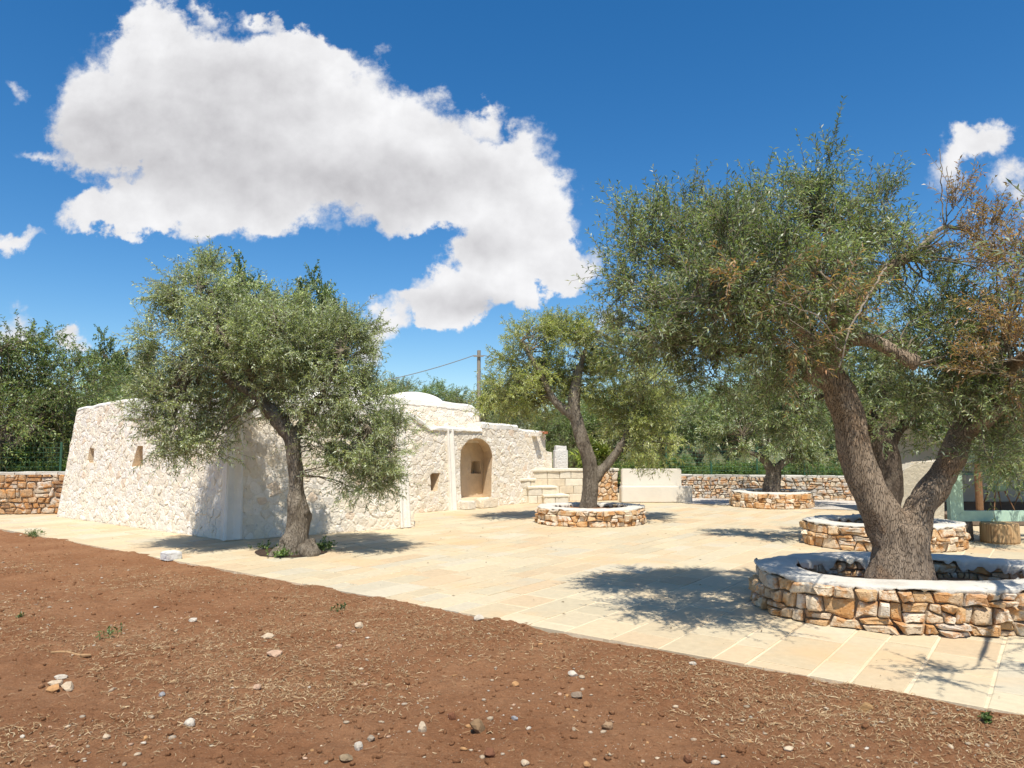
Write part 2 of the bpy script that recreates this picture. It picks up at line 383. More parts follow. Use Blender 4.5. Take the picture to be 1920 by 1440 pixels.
def paver_mesh(a0, a1, b0, b1, r):
    g = r.uniform(.008, .014); a0 += g; a1 -= g; b0 += g * (b0 > .02); b1 -= g; h = r.uniform(-.0015, .0025)
    j = lambda: r.uniform(-.004, .004)
    cor = [(a0 + j(), b0 + j()), (a1 + j(), b0 + j()), (a1 + j(), b1 + j()), (a0 + j(), b1 + j())]
    ca, cb_ = (a0 + a1) / 2, (b0 + b1) / 2; V = []
    tz = [h + r.uniform(-.0018, .0018) for _ in range(4)]
    for p in cor: V.append(ab(*p, -.05))
    for p, z in zip(cor, tz): V.append(ab(*p, z - .004))
    for p, z in zip(cor, tz): V.append(ab(p[0] + math.copysign(.007, ca - p[0]), p[1] + math.copysign(.007, cb_ - p[1]), z))
    Fc = [(8, 9, 10, 11)]
    for k in range(4):
        k2 = (k + 1) % 4; Fc += [(k, k2, 4 + k2, 4 + k), (4 + k, 4 + k2, 8 + k2, 8 + k)]
    return V, Fc
def ppx(q, area): d = math.hypot(q[0], q[1]); return area / d ** 2 * (H / d)
pavers.sort(key=lambda p: -ppx(p[4], (p[1] - p[0]) * (p[3] - p[2])) * (1 if in_view(p[4][0], p[4][1], m=30) else .01))
rest = MB()
for i, p in enumerate(pavers):
    V, Fc = paver_mesh(*p[:4], prs); c = (PAL[prs.randrange(len(PAL))] * .6 + np.array((.735, .62, .41)) * .4) * prs.uniform(.69, .79)
    if i < 300: mk('paver', V, Fc, M_paver, paving, np.tile(c, (len(V), 1)))
    else: rest.add(V, Fc, c)
rest.build('distant_pavers', M_paver, paving, kind='stuff')

# ------------------------------------------------------------------ rubble: cells of a Voronoi diagram, each a stone
def clip_half(poly, p, n):
    out = []; m = len(poly)
    d = [(q[0] - p[0]) * n[0] + (q[1] - p[1]) * n[1] for q in poly]
    for i in range(m):
        j = (i + 1) % m
        if d[i] <= 0: out.append(poly[i])
        if (d[i] < 0) != (d[j] < 0) and d[i] != d[j]:
            t = d[i] / (d[i] - d[j]); out.append((poly[i][0] + (poly[j][0] - poly[i][0]) * t, poly[i][1] + (poly[j][1] - poly[i][1]) * t))
    return out
def cells(Wd, Ht, cw, ch, r, jit=.40, wrap=False, wv=.35):
    wts = {}
    nc = max(1, round(Wd / cw)); nr = max(1, round(Ht / ch)); cw = Wd / nc; ch = Ht / nr; pts = {}
    for i in range(nr):
        for k in range(nc):
            wts[(i, k)] = r.uniform(-1, 1) * wv * cw * ch
            pts[(i, k)] = ((k + .5 + (.25 if i % 2 else -.25) + r.uniform(-jit, jit)) * cw, (i + .5 + r.uniform(-jit, jit) * .9) * ch)
    out = []
    for (i, k), p in pts.items():
        lo, hi = (-cw * 2, Wd + cw * 2) if wrap else (0, Wd)
        poly = [(lo, 0), (hi, 0), (hi, Ht), (lo, Ht)]
        for di in range(-2, 3):
            for dk in range(-2, 3):
                if di == 0 and dk == 0: continue
                kk = k + dk; off = 0
                if wrap: off = (kk // nc) * Wd; kk %= nc
                q = pts.get((i + di, kk))
                if q is None: continue
                wd_ = wts[(i, k)] - wts[(i + di, kk)]; q = (q[0] + off, q[1]); d2 = (q[0] - p[0]) ** 2 + (q[1] - p[1]) ** 2
                fr_ = .5 + max(-.4, min(.4, wd_ / (2 * max(d2, 1e-6))))
                poly = clip_half(poly, (p[0] + (q[0] - p[0]) * fr_, p[1] + (q[1] - p[1]) * fr_), (q[0] - p[0], q[1] - p[1]))
                if len(poly) < 3: break
            if len(poly) < 3: break
        if len(poly) >= 3: out.append(poly)
    return out
def stone_from_cell(poly, mapf, gap, h, r, back=.05, chamfer=.22, tilt=.25, rag=.05):
    pl = np.array(poly); c = pl.mean(0); size = np.sqrt(max(1e-6, abs(sum(pl[i][0] * pl[i - 1][1] - pl[i - 1][0] * pl[i][1] for i in range(len(pl)))) / 2))
    pts = []
    m = len(pl)
    for i in range(m):                      # knock the corners off
        a_, q, b2 = pl[i - 1], pl[i], pl[(i + 1) % m]
        if m <= 7:
            pts.append(q + (a_ - q) * chamfer * r.uniform(.5, 1)); pts.append(q + (b2 - q) * chamfer * r.uniform(.5, 1))
        else: pts.append(q)
    pts = np.array(pts); pts = pts + np.array([(r.uniform(-1, 1), r.uniform(-1, 1)) for _ in pts]) * rag * size; d = pts - c; L = np.linalg.norm(d, axis=1, keepdims=True)
    pts = c + d * np.maximum(.3, (L - gap) / np.maximum(L, 1e-6)); k = len(pts)
    tx, ty = r.uniform(-tilt, tilt), r.uniform(-tilt, tilt); V = []
    for q in pts: V.append(mapf(q[0], q[1], -back))
    for q in pts:
        e = q - c; V.append(mapf(*(c + e * .95), h * r.uniform(.45, .8) + (e[0] * tx + e[1] * ty) * h / size))
    for q in pts:
        e = q - c; V.append(mapf(*(c + e * r.uniform(.58, .74)), h * r.uniform(.88, 1.12) + (e[0] * tx + e[1] * ty) * h / size))
    Fc = []
    for ring in (0, 1):
        for i in range(k):
            j = (i + 1) % k; Fc.append((ring * k + i, ring * k + j, ring * k + k + j, ring * k + k + i))
    Fc.append(tuple(2 * k + i for i in range(k)))
    return V, Fc, size
def pip(x, y, poly):
    ins = False; j = len(poly) - 1
    for i in range(len(poly)):
        xi, yi = poly[i]; xj, yj = poly[j]
        if (yi > y) != (yj > y) and x < (xj - xi) * (y - yi) / (yj - yi) + xi: ins = not ins
        j = i
    return ins
def nearest_on(x, y, poly):
    best = None
    for i in range(len(poly)):
        ax, ay = poly[i]; bx, by = poly[(i + 1) % len(poly)]; dx, dy = bx - ax, by - ay
        t = max(0, min(1, ((x - ax) * dx + (y - ay) * dy) / max(dx * dx + dy * dy, 1e-9))); qx, qy = ax + t * dx, ay + t * dy
        dd = (qx - x) ** 2 + (qy - y) ** 2
        if best is None or dd < best[0]: best = (dd, (qx, qy))
    return best[1]
def courses(Wd, Ht, cw, ch, r):
    nr = max(1, round(Ht / ch)); hs = np.array([r.uniform(.65, 1.4) for _ in range(nr)]); ys_ = np.concatenate([[0], np.cumsum(hs / hs.sum() * Ht)]); sd = r.uniform(0, 99)
    def yb(k, x):
        if k == 0 or k == nr: return ys_[k]
        a_ = 2 * math.pi * x / Wd; return ys_[k] + ch * .55 * float(fbm(np.array([[math.cos(a_) * Wd / cw * .22, math.sin(a_) * Wd / cw * .22, k * 7.3 + sd]]), 3)[0])
    out = []
    for k in range(nr):
        xs_ = [0.]
        while xs_[-1] < Wd - cw * .5: xs_.append(xs_[-1] + cw * r.choice([.45, .6, .8, 1., 1.2, 1.5]) * r.uniform(.85, 1.15))
        xs_ = [x * Wd / xs_[-1] for x in xs_]; j = [(r.uniform(-.2, .2) * cw, r.uniform(-.2, .2) * cw) for _ in xs_]; j[-1] = j[0]
        for i in range(len(xs_) - 1):
            b0_, b1_, t0_, t1_ = xs_[i] + j[i][0], xs_[i + 1] + j[i + 1][0], xs_[i] + j[i][1], xs_[i + 1] + j[i + 1][1]
            q = [(b0_, yb(k, b0_)), ((b0_ + b1_) / 2, yb(k, (b0_ + b1_) / 2)), (b1_, yb(k, b1_)), (t1_, yb(k + 1, t1_)), ((t0_ + t1_) / 2, yb(k + 1, (t0_ + t1_) / 2)), (t0_, yb(k + 1, t0_))]
            if b1_ - b0_ < .1 * cw or t1_ - t0_ < .1 * cw: continue
            z = r.random()
            if z < .22:                                     # two stones one on the other
                f_ = r.uniform(.35, .65); l = (b0_ + (t0_ - b0_) * f_, q[0][1] + (q[5][1] - q[0][1]) * f_); f_ = r.uniform(.35, .65); rr = (b1_ + (t1_ - b1_) * f_, q[2][1] + (q[3][1] - q[2][1]) * f_)
                out += [[q[0], q[1], q[2], rr, l], [l, rr, q[3], q[4], q[5]]]
            elif z < .34: out += [[q[0], q[1], q[4], q[5]], [q[1], q[2], q[3], q[4]]]
            else: out.append(q)
    return out
STONE_PAL = [(.72, .57, .40), (.66, .48, .30), (.76, .64, .48), (.60, .38, .19), (.70, .55, .38), (.74, .60, .44), (.72, .62, .50), (.66, .44, .24)]
GREY_PAL = [(.68, .61, .51), (.60, .55, .48), (.70, .58, .43), (.54, .50, .45), (.74, .66, .53), (.66, .48, .31), (.64, .52, .39)]
RED_PAL = [(.42, .26, .14), (.50, .33, .19), (.56, .45, .33), (.34, .19, .10), (.60, .50, .40), (.46, .28, .14)]

# ------------------------------------------------------------------ the house
class Facade:
    """a battered wall face through two points of its foot; pixels are cast onto it"""
    def __init__(s, p0_, p1_, batter):
        s.b0 = np.array(p0_); s.b1 = np.array(p1_); s.e = unit(s.b1 - s.b0)
        nh = np.array([s.e[1], -s.e[0], 0.])
        if nh @ (-s.b0) < 0: nh = -nh
        s.nh = nh; s.up = unit(np.array([0, 0, 1.]) - nh * math.tan(batter)); s.n = unit(nh * math.cos(batter) + np.array([0, 0, 1]) * math.sin(batter))
    def st(s, u, v):
        r = ray(u, v); c0 = np.array([0, 0, H]); t = ((s.b0 - c0) @ s.n) / (r @ s.n); p = c0 + r * t - s.b0
        return (p @ s.e, p @ s.up)
    def foot(s, u):
        r = ray(u, 900); k = r[0] / r[1]      # plan line x = k*y
        t = (k * s.b0[1] - s.b0[0]) / (s.e[0] - k * s.e[1]); return (t, 0.)
    def pt(s, a_, t, h=0.): return s.b0 + s.e * a_ + s.up * t + s.n * h
    def poly(s, lst): return [s.foot(q[1]) if q[0] == 'b' else s.st(*q) for q in lst]
house = thing('stone_house', 'low whitewashed rubble stone house with battered walls and small domes', 'house', tuple(G(600, 1003)))
def prism(f, outline, holes, depth, name, mat, niche_depths=(), taper=.86, inner_px=None):
    """wall mass: face with openings, sides and back; the openings are real recesses"""
    Vf = []; Fc = []
    loops = [outline] + holes; flat = []
    for lp in loops: flat += lp
    tris = geometry.tessellate_polygon([[Vector((q[0], q[1], 0)) for q in lp] for lp in loops])
    Vf += [f.pt(*q) for q in flat]; Fc += [tuple(t) for t in tris]
    n = len(outline); base = len(Vf)
    Vf += [f.pt(*q) - f.nh * depth for q in outline]
    for i in range(n): j = (i + 1) % n; Fc.append((i, j, base + j, base + i))
    Fc.append(tuple(base + i for i in range(n)))
    off = n
    for lp, d in zip(holes, niche_depths):
        k = len(lp); b2 = len(Vf); c = np.mean(np.array(lp), 0)
        offv = -f.nh * d if inner_px is None or lp is not holes[0] else unit(-f.nh * .42 + np.array((0, .58, 0))) * d   # the arched niche is cut askew
        Vf += [f.pt(*(c + (np.array(q) - c) * (taper if i_ is not None else 1))) + offv for i_, q in enumerate(lp)]
        nv = [f.pt(*q) for q in lp] + Vf[b2:]; del Vf[b2:]
        if inner_px is not None and lp is holes[0]:          # a square cupboard hole in the niche back
            fn = Facade(f.b0 + offv, f.b1 + offv, math.asin(f.n[2])); iq = [fn.st(*q) for q in inner_px]; bo = [tuple(c + (np.array(q) - c) * taper) for q in lp]
            tri = geometry.tessellate_polygon([[Vector((*q, 0)) for q in bo], [Vector((*q, 0)) for q in iq]]); b4 = len(nv); m4 = len(iq)
            nv += [fn.pt(*q) for q in iq] + [fn.pt(*q) - f.nh * .28 for q in iq]
            fcs = [(i, (i + 1) % k, k + (i + 1) % k, k + i) for i in range(k)] + [tuple((k + i) if i < k else (b4 + i - k) for i in t) for t in tri]
            fcs += [(b4 + i, b4 + (i + 1) % m4, b4 + m4 + (i + 1) % m4, b4 + m4 + i) for i in range(m4)] + [tuple(b4 + m4 + i for i in range(m4))]
            mk('niche', nv, fcs, M_niche, house, np.tile((.66, .52, .36), (len(nv), 1))); continue
        mk('niche', nv, [(i, (i + 1) % k, k + (i + 1) % k, k + i) for i in range(k)] + [tuple(k + i for i in range(k))], M_niche, house, np.tile((.66, .52, .36), (len(nv), 1)))
    return mk(name, Vf, Fc, mat, house, np.tile((.82, .74, .62), (len(Vf), 1)))
house_stones = []
def face_stones(f, outline, holes, cw, ch, r, hmin=.003, hmax=.016, keep_out=()):
    P_ = np.array(outline); s0, t0 = P_.min(0); s1, t1 = P_.max(0)
    for poly in cells(s1 - s0, t1 - t0, cw, ch, r):
        poly = [(q[0] + s0, q[1] + t0) for q in poly]; c = np.mean(np.array(poly), 0)
        if not pip(c[0], c[1], outline) or any(pip(c[0], c[1], h_) for h_ in list(holes) + list(keep_out)): continue
        q2 = []
        for q in poly:
            if not pip(q[0], q[1], outline): q = nearest_on(q[0], q[1], outline)
            for h_ in holes:
                if pip(q[0], q[1], h_): q = nearest_on(q[0], q[1], h_)
            q2.append(q)
        V, Fc, size = stone_from_cell(q2, f.pt, .001, r.uniform(hmin, hmax), r, back=.012, chamfer=.3, tilt=.9, rag=.09)
        base = np.array(r.choice([(.84, .76, .64), (.82, .73, .60), (.86, .79, .69), (.80, .71, .58), (.83, .73, .58), (.85, .78, .68)])) * r.uniform(.93, 1.04)
        if r.random() < .03: base = np.array((.77, .62, .47))
        d = np.linalg.norm(f.pt(*c)); house_stones.append((size / d, V, Fc, base))
def facade(f, outline_px, holes_px, depth, name, cw, ch, seed, niche_depths=(), keep_out=(), taper=.86, inner_px=None):
    ol = f.poly(outline_px); hs = [f.poly(h_) for h_ in holes_px]
    prism(f, ol, hs, depth, name, M_rubble, niche_depths, taper, inner_px)
    face_stones(f, ol, hs, cw, ch, random.Random(seed), keep_out=[f.poly(k) for k in keep_out])
    return ol
# left wing
f1 = Facade(G(110, 969), G(432, 1014), math.radians(7))
facade(f1, [('b', 110), ('b', 428), (442, 748), (234, 750), (145, 768)], [[(163, 868), (175, 868), (177, 840), (168, 840)], [(247, 875), (268, 875), (268, 836), (258, 836)]], 4.2, 'wall', .17, .115, 11, (.22, .25),
       keep_out=[[(234, 787), (445, 787), (445, 740), (234, 740)]])
# middle wing with the window
f2 = Facade(G(430, 1014), G(765, 989.5), math.radians(5))
facade(f2, [('b', 424), ('b', 778), (772, 792), (735, 757), (440, 750)], [[(608, 873), (634, 873), (634, 826), (608, 826)]], 4.0, 'wall', .17, .115, 12, (.30,), keep_out=[[(430, 786), (740, 778), (740, 740), (430, 740)]], taper=1.0)
# recessed wing with the arched niche and the stepped end
f4 = Facade(G(772, 963), G(957, 946), math.radians(4))
arch = [(865, 941), (893, 941)] + [(922, 880)] + [(923.5 - 0, 858)] + [(893 + 30 * math.cos(math.radians(q)), 855 - 34 * math.sin(math.radians(q))) for q in (15, 40, 65, 90, 115, 140, 165)] + [(862.5, 868), (863, 900)]
arch[1] = (921, 941)
facade(f4, [('b', 765), ('b', 1036), (1035, 848), (1023, 846), (1022, 811), (972, 806), (970, 800), (903, 793), (902, 805), (845, 803), (806, 802), (750, 765)],
       [arch, [(808, 921), (820, 921), (825, 887), (806, 887)]], 1.3, 'wall', .17, .115, 14, (.66, .3), taper=.93, inner_px=[(883, 888), (902, 888), (902, 865), (884, 865)])
# upper block with the domes
f3 = Facade(P(660, 803, 17.6) * (1, 1, 0), P(900, 803, 19.6) * (1, 1, 0), math.radians(5))
facade(f3, [(640, 830), (903, 830), (899, 793), (897, 772), (885, 762), (800, 750), (715, 743), (640, 740)], [], 3.2, 'wall', .17, .115, 15, keep_out=[[(630, 757), (800, 763), (890, 774), (905, 770), (880, 740), (630, 730)]])
house_stones.sort(key=lambda q: -q[0])
loose = MB()
for i, (sz, V, Fc, c) in enumerate(house_stones):
    if i < 300: mk('stone', V, Fc, M_rubble, house, np.tile(c, (len(V), 1)))
    else: loose.add(V, Fc, c)
loose.build('rubble_stones', M_rubble, house, kind='stuff')
def band(f, px_top, px_bot, name, proud=.03, back=.25, sub=14):
    """plastered strip along the top of a wall, softly uneven"""
    top = [f.st(*q) for q in px_top]; bot = [f.st(*q) for q in px_bot]
    def along(pl, t):
        pl = np.array(pl); L = np.concatenate([[0], np.cumsum(np.linalg.norm(np.diff(pl, axis=0), axis=1))]); x = t * L[-1]
        return np.array([np.interp(x, L, pl[:, 0]), np.interp(x, L, pl[:, 1])])
    V = []; n = sub * (len(top)); r = random.Random(len(name) + n)
    for i in range(n + 1):
        t = i / n; a_ = along(top, t); b2 = along(bot, t); j = r.uniform(-.012, .012); w = fbm(np.array([[a_[0] * 3, 1., 2.]]))[0] * .02
        V += [f.pt(b2[0], b2[1] + j * 1.5, -.02), f.pt(b2[0], b2[1] + .02 + j, proud), f.pt(a_[0], a_[1] - .03 + w, proud + w), f.pt(a_[0], a_[1] + .02 + w, proud - .03), f.pt(a_[0], a_[1] + .022 + w, -.05) , f.pt(a_[0], a_[1] + .01, -.05) - f.nh * back]
    Fc = []
    for i in range(n):
        for k in range(5): Fc.append((i * 6 + k, (i + 1) * 6 + k, (i + 1) * 6 + k + 1, i * 6 + k + 1))
    Fc += [tuple(range(6)), tuple(n * 6 + k for k in range(5, -1, -1))]
    return mk(name, V, Fc, M_lime, house, smooth=False)
band(f1, [(234, 749), (440, 748)], [(234, 787), (440, 786)], 'parapet')
band(f1, [(146, 767), (233, 749)], [(146, 772), (233, 756)], 'coping', .012)
band(f2, [(438, 750), (736, 756), (772, 790)], [(438, 786), (728, 778), (768, 799)], 'parapet')
band(f4, [(752, 764), (806, 801), (845, 802), (902, 804)], [(750, 773), (806, 808), (845, 809), (902, 811)], 'coping', .05)
band(f4, [(903, 792), (970, 799)], [(903, 804), (970, 808)], 'coping', .015)
band(f4, [(973, 805), (1022, 810)], [(973, 810), (1022, 815)], 'coping', .012)
band(f3, [(640, 739), (715, 742), (800, 749), (884, 761), (897, 772)], [(640, 757), (715, 757), (800, 762), (884, 772), (898, 780)], 'parapet', .02, 2.0)
def dome(cx_, cy_, z0, rad, ht, name='dome'):
    V = []; Fc = []; nr, ns = 9, 36
    for i in range(nr):
        a_ = i / nr * math.pi / 2
        for k in range(ns):
            q = 2 * math.pi * k / ns; R_ = rad * math.cos(a_) * (1 + .015 * math.sin(3 * q)); V.append((cx_ + R_ * math.cos(q), cy_ + R_ * math.sin(q), z0 + ht * math.sin(a_)))
    V.append((cx_, cy_, z0 + ht)); t = len(V) - 1
    for i in range(nr - 1):
        for k in range(ns): k2 = (k + 1) % ns; Fc.append((i * ns + k, i * ns + k2, (i + 1) * ns + k2, (i + 1) * ns + k))
    for k in range(ns): Fc.append(((nr - 1) * ns + k, (nr - 1) * ns + (k + 1) % ns, t))
    return mk(name, V, Fc, M_lime, house, smooth=True)
q = P(772, 735, 20.3); dome(q[0], q[1], q[2] - .42, .95, .42)
q = P(632, 716, 15.8); dome(q[0], q[1], q[2] - .62, 1.05, .62)
def channel(f, top_px, bot_px, w, flare=1.15, proud=.05):
    """white plastered rain channel: two lips and a hollow between"""
    a_ = np.array(f.st(*top_px)); b2 = np.array(f.st(*bot_px)); V = []; n = 14
    prof = [(-.5, -.03), (-.5, proud), (-.38, proud + .015), (-.27, proud), (-.16, .012), (0, .0), (.16, .012), (.27, proud), (.38, proud + .015), (.5, proud), (.5, -.03)]
    for i in range(n + 1):
        t = i / n; c = a_ + (b2 - a_) * t; ww = w * (1 + (flare - 1) * t); wob = fbm(np.array([[t * 5, w * 9, 1.]]))[0] * .012
        for s_, h_ in prof: V.append(f.pt(c[0] + s_ * ww + wob, c[1], h_ + .014))
    m = len(prof); Fc = [(i * m + k, (i + 1) * m + k, (i + 1) * m + k + 1, i * m + k + 1) for i in range(n) for k in range(m - 1)]
    Fc += [tuple(range(m - 1, -1, -1)), tuple(n * m + k for k in range(m))]
    return mk('rain_channel', V, Fc, M_lime, house)
channel(f2, (441, 775), (436, 1012), .25, 1.2, .03)
channel(f2, (748, 790), (759, 989), .20, 1.1)
channel(f4, (842, 804), (848, 957), .21, 1.0)
# window in the middle wing
def quad_box(f, px, h0, h1, name, mat, parent):
    q = [f.st(*p) for p in px]; V = [f.pt(*p, h0) for p in q] + [f.pt(*p, h1) for p in q]
    return mk(name, V, [(3, 2, 1, 0), (4, 5, 6, 7), (0, 1, 5, 4), (1, 2, 6, 5), (2, 3, 7, 6), (3, 0, 4, 7)], mat, parent)
win = quad_box(f2, [(608.6, 872.5), (633.4, 872.5), (633.4, 826.5), (608.6, 826.5)], -.24, -.22, 'window', M_dark, house)
for px in ([(608.6, 872.5), (610.8, 872.5), (610.8, 826.5), (608.6, 826.5)], [(631.2, 872.5), (633.4, 872.5), (633.4, 826.5), (631.2, 826.5)], [(620.4, 872.5), (621.8, 872.5), (621.8, 826.5), (620.4, 826.5)],
           [(610.8, 872.5), (620.4, 872.5), (620.4, 869.8), (610.8, 869.8)], [(621.8, 872.5), (631.2, 872.5), (631.2, 869.8), (621.8, 869.8)]):
    quad_box(f2, px, -.219, -.185, 'window_frame', attr_mat('dark_frame', 10, .1, 40, .001, .5, base=(.03, .028, .026)) if 'dark_frame' not in bpy.data.materials else bpy.data.materials['dark_frame'], win)
# two threshold stones, spout stone at the stepped end
def rough_block(name, c, sx, sy, sz, rot, mat, parent, col, seed=0, amp=.12, sub=3):
    """a hewn block: subdivided box pushed about by noise"""
    bm = bmesh.new(); bmesh.ops.create_cube(bm, size=1); bmesh.ops.bevel(bm, geom=list(bm.edges), offset=.09, segments=2, affect='EDGES')
    bmesh.ops.subdivide_edges(bm, edges=[e for e in bm.edges if e.calc_length() > .3], cuts=sub, use_grid_fill=True)
    V = np.array([v.co[:] for v in bm.verts]); Fc = [tuple(v.index for v in fc.verts) for fc in bm.faces]; bm.free()
    V = V * (1 + amp * fbm(V * 2.2 + seed * 3.7, 3)[:, None]); V += .04 * amp * 6 * np.stack([fbm(V * 3 + seed + k * 9, 3) for k in range(3)], -1)
    V = V * (sx, sy, sz); ca, sa = math.cos(rot), math.sin(rot)
    V = np.stack([V[:, 0] * ca - V[:, 1] * sa, V[:, 0] * sa + V[:, 1] * ca, V[:, 2]], -1) + np.array(c)
    return mk(name, V, Fc, mat, parent, np.tile(col, (len(V), 1)))
ang4 = math.atan2(f4.e[1], f4.e[0])
q = f4.pt(*f4.foot(869), .12); rough_block('threshold_stone', (q[0], q[1], .10), .34, .34, .20, ang4, M_rubble, house, (.80, .73, .62), 3)
q = f4.pt(*f4.foot(904), .12); rough_block('threshold_stone', (q[0], q[1], .12), .62, .36, .24, ang4, M_rubble, house, (.80, .70, .55), 4)
q = f4.pt(*f4.st(1000, 815), .10); rough_block('spout_stone', tuple(q), .20, .34, .12, ang4, M_rubble, house, (.80, .73, .62), 5)
q = f4.pt(*f4.st(1015, 811.5), .02); rough_block('roof_tile', tuple(q), .22, .30, .07, ang4, M_terra, house, (1, 1, 1), 6)

# ------------------------------------------------------------------ stone bench and steps beside the house, plastered bench, gate pillar
def ashlar_box(root, p0_, p1_, z0, z1, depth, rows, seed, wmin=.3, wmax=.55):
    r = random.Random(seed); p0_ = np.array(p0_)[:2]; p1_ = np.array(p1_)[:2]; e = unit(p1_ - p0_); L = np.linalg.norm(p1_ - p0_); nb = np.array([-e[1], e[0]])
    if nb[1] < 0: nb = -nb
    hh = (z1 - z0) / rows
    for k in range(rows):
        s_ = 0.
        while s_ < L - .02:
            w = min(r.uniform(wmin, wmax), L - s_)
            if L - s_ - w < .12: w = L - s_
            g = .006; j = r.uniform(-.006, .006); V = []
            c = np.array(r.choice([(.75, .67, .53), (.73, .65, .51), (.77, .70, .57), (.72, .61, .45), (.72, .66, .55), (.68, .53, .34)])) * r.uniform(.95, 1.05)
            for (dz, ins) in ((0, 0), (1, 0)):
                pass
            z_0, z_1 = z0 + k * hh + g * .5, z0 + (k + 1) * hh - g * .5
            def q_(s__, d_, z_): w_ = p0_ + e * s__ + nb * d_; return (w_[0], w_[1], z_)
            b_ = .012
            V = [q_(s_ + g, depth, z_0), q_(s_ + w - g, depth, z_0), q_(s_ + w - g, depth, z_1), q_(s_ + g, depth, z_1),
                 q_(s_ + g, b_ + j, z_0), q_(s_ + w - g, b_ + j, z_0), q_(s_ + w - g, b_ + j, z_1), q_(s_ + g, b_ + j, z_1),
                 q_(s_ + g + b_, j, z_0 + b_), q_(s_ + w - g - b_, j, z_0 + b_), q_(s_ + w - g - b_, j, z_1 - b_), q_(s_ + g + b_, j, z_1 - b_)]
            Fc = [(0, 1, 2, 3), (11, 10, 9, 8)]
            for i in range(4): i2 = (i + 1) % 4; Fc += [(i, i2, 4 + i2, 4 + i), (4 + i, 4 + i2, 8 + i2, 8 + i)]
            mk('stone_block', V, Fc, M_ashlar, root, np.tile(c, (len(V), 1)))
            s_ += w
def slab_part(root, name, p0_, p1_, z0, z1, depth, mat, over=.03):
    p0_ = np.array(p0_)[:2]; p1_ = np.array(p1_)[:2]; e = unit(p1_ - p0_); nb = np.array([-e[1], e[0]]); nb = -nb if nb[1] < 0 else nb; L = np.linalg.norm(p1_ - p0_); n = 10; V = []
    r = random.Random(int(L * 100))
    for i in range(n + 1):
        w0 = p0_ + e * (-over + (L + 2 * over) * i / n); j = r.uniform(-.012, .012); jz = r.uniform(-.006, .006)
        for d_, z_ in ((-over + j, z0), (-over + j, z1 - .015 + jz), (-over + j + .02, z1 + jz), (depth, z1), (depth, z0)): w_ = w0 + nb * d_; V.append((w_[0], w_[1], z_))
    Fc = [(i * 5 + k, (i + 1) * 5 + k, (i + 1) * 5 + (k + 1) % 5, i * 5 + (k + 1) % 5) for i in range(n) for k in range(5)] + [tuple(range(4, -1, -1)), tuple(n * 5 + k for k in range(5))]
    return mk(name, V, Fc, mat, root, np.tile((.76, .68, .54), (len(V), 1)))
A = G(957, 946); B = G(1166, 941)
steps = thing('stone_steps', 'tufa block wall with built-in steps between the arched niche and the plastered bench', 'steps', tuple(G(1010, 945)))
eb = unit((B - A)[:2]); A2 = A[:2] + np.array([-.02, .62]); B2 = A2 + eb * np.linalg.norm((B - A)[:2])
zt = .93
ashlar_box(steps, A2 + eb * .2, B2 - eb * .62, .0, zt - .07, .45, 4, 21)
slab_part(steps, 'wall_coping', A2 + eb * .2, B2 + eb * .0, zt - .07, zt, .47, M_ashlar)
rb = random.Random(5)
fB = Facade((*(B2 - eb * .62), 0), (*B2, 0), 0.0)
core = MB(); w0, w1 = B2 - eb * .615, B2 - eb * .005
core.add([(w0[0], w0[1] + .02, 0), (w1[0], w1[1] + .02, 0), (w1[0], w1[1] + .45, 0), (w0[0], w0[1] + .45, 0), (w0[0], w0[1] + .02, zt - .08), (w1[0], w1[1] + .02, zt - .08), (w1[0], w1[1] + .45, zt - .08), (w0[0], w0[1] + .45, zt - .08)],
         [(4, 5, 6, 7), (0, 1, 5, 4), (1, 2, 6, 5), (2, 3, 7, 6), (3, 0, 4, 7)]); core.build('wall_core', M_joint, steps)
for poly in cells(.62, zt - .08, .16, .12, rb):
    V, Fc, sz = stone_from_cell(poly, lambda a_, t, h=0: fB.pt(a_, t, h - .015), .008, rb.uniform(.02, .05), rb); mk('stone', V, Fc, M_stone, steps, np.tile(rb.choice(STONE_PAL), (len(V), 1)))
# three treads climbing to the left
for (u0, u1, z, dep, sd) in ((958, 1003, .68, .30, 31), (990, 1042, .47, .16, 32), (1018, 1064, .24, .0, 33)):
    s0 = (u0 - 957) / 209 * np.linalg.norm((B - A)[:2]); s1 = (u1 - 957) / 209 * np.linalg.norm((B - A)[:2])
    q0 = A[:2] + eb * s0 + np.array([0, dep]); q1 = A[:2] + eb * s1 + np.array([0, dep])
    ashlar_box(steps, q0, q1, 0, z - .06, .62 - dep - .01, max(1, round(z / .24)), sd, .25, .4)
    slab_part(steps, 'tread', q0, q1, z - .06, z, .62 - dep - .012, M_ashlar, .02)
def soft_box(root, name, x0, x1, y0, y1, z0, z1, mat, r_=.025):
    bm = bmesh.new(); bmesh.ops.create_cube(bm, size=1)
    for v in bm.verts: v.co = ((x0 + x1) / 2 + v.co.x * (x1 - x0), (y0 + y1) / 2 + v.co.y * (y1 - y0), (z0 + z1) / 2 + v.co.z * (z1 - z0))
    bmesh.ops.bevel(bm, geom=list(bm.edges), offset=r_, segments=2, affect='EDGES')
    V = [v.co[:] for v in bm.verts]; Fc = [tuple(v.index for v in f.verts) for f in bm.faces]; bm.free()
    return mk(name, V, Fc, mat, root, np.ones((len(V), 3)))
g0 = G(1167, 942); g1 = G(1298, 943.5); y0 = (g0[1] + g1[1]) / 2
pb = thing('plaster_bench', 'smooth beige plastered bench with a tall backrest next to the stone steps', 'bench', (g1[0] - 1, y0, 0))
zs = P(1200, 912.5, y0)[2]; zb = P(1200, 879, y0 + .5)[2]
soft_box(pb, 'seat', P(1166, 940, y0)[0], P(1298.5, 940, y0)[0], y0, y0 + .5, 0, zs, M_plaster)
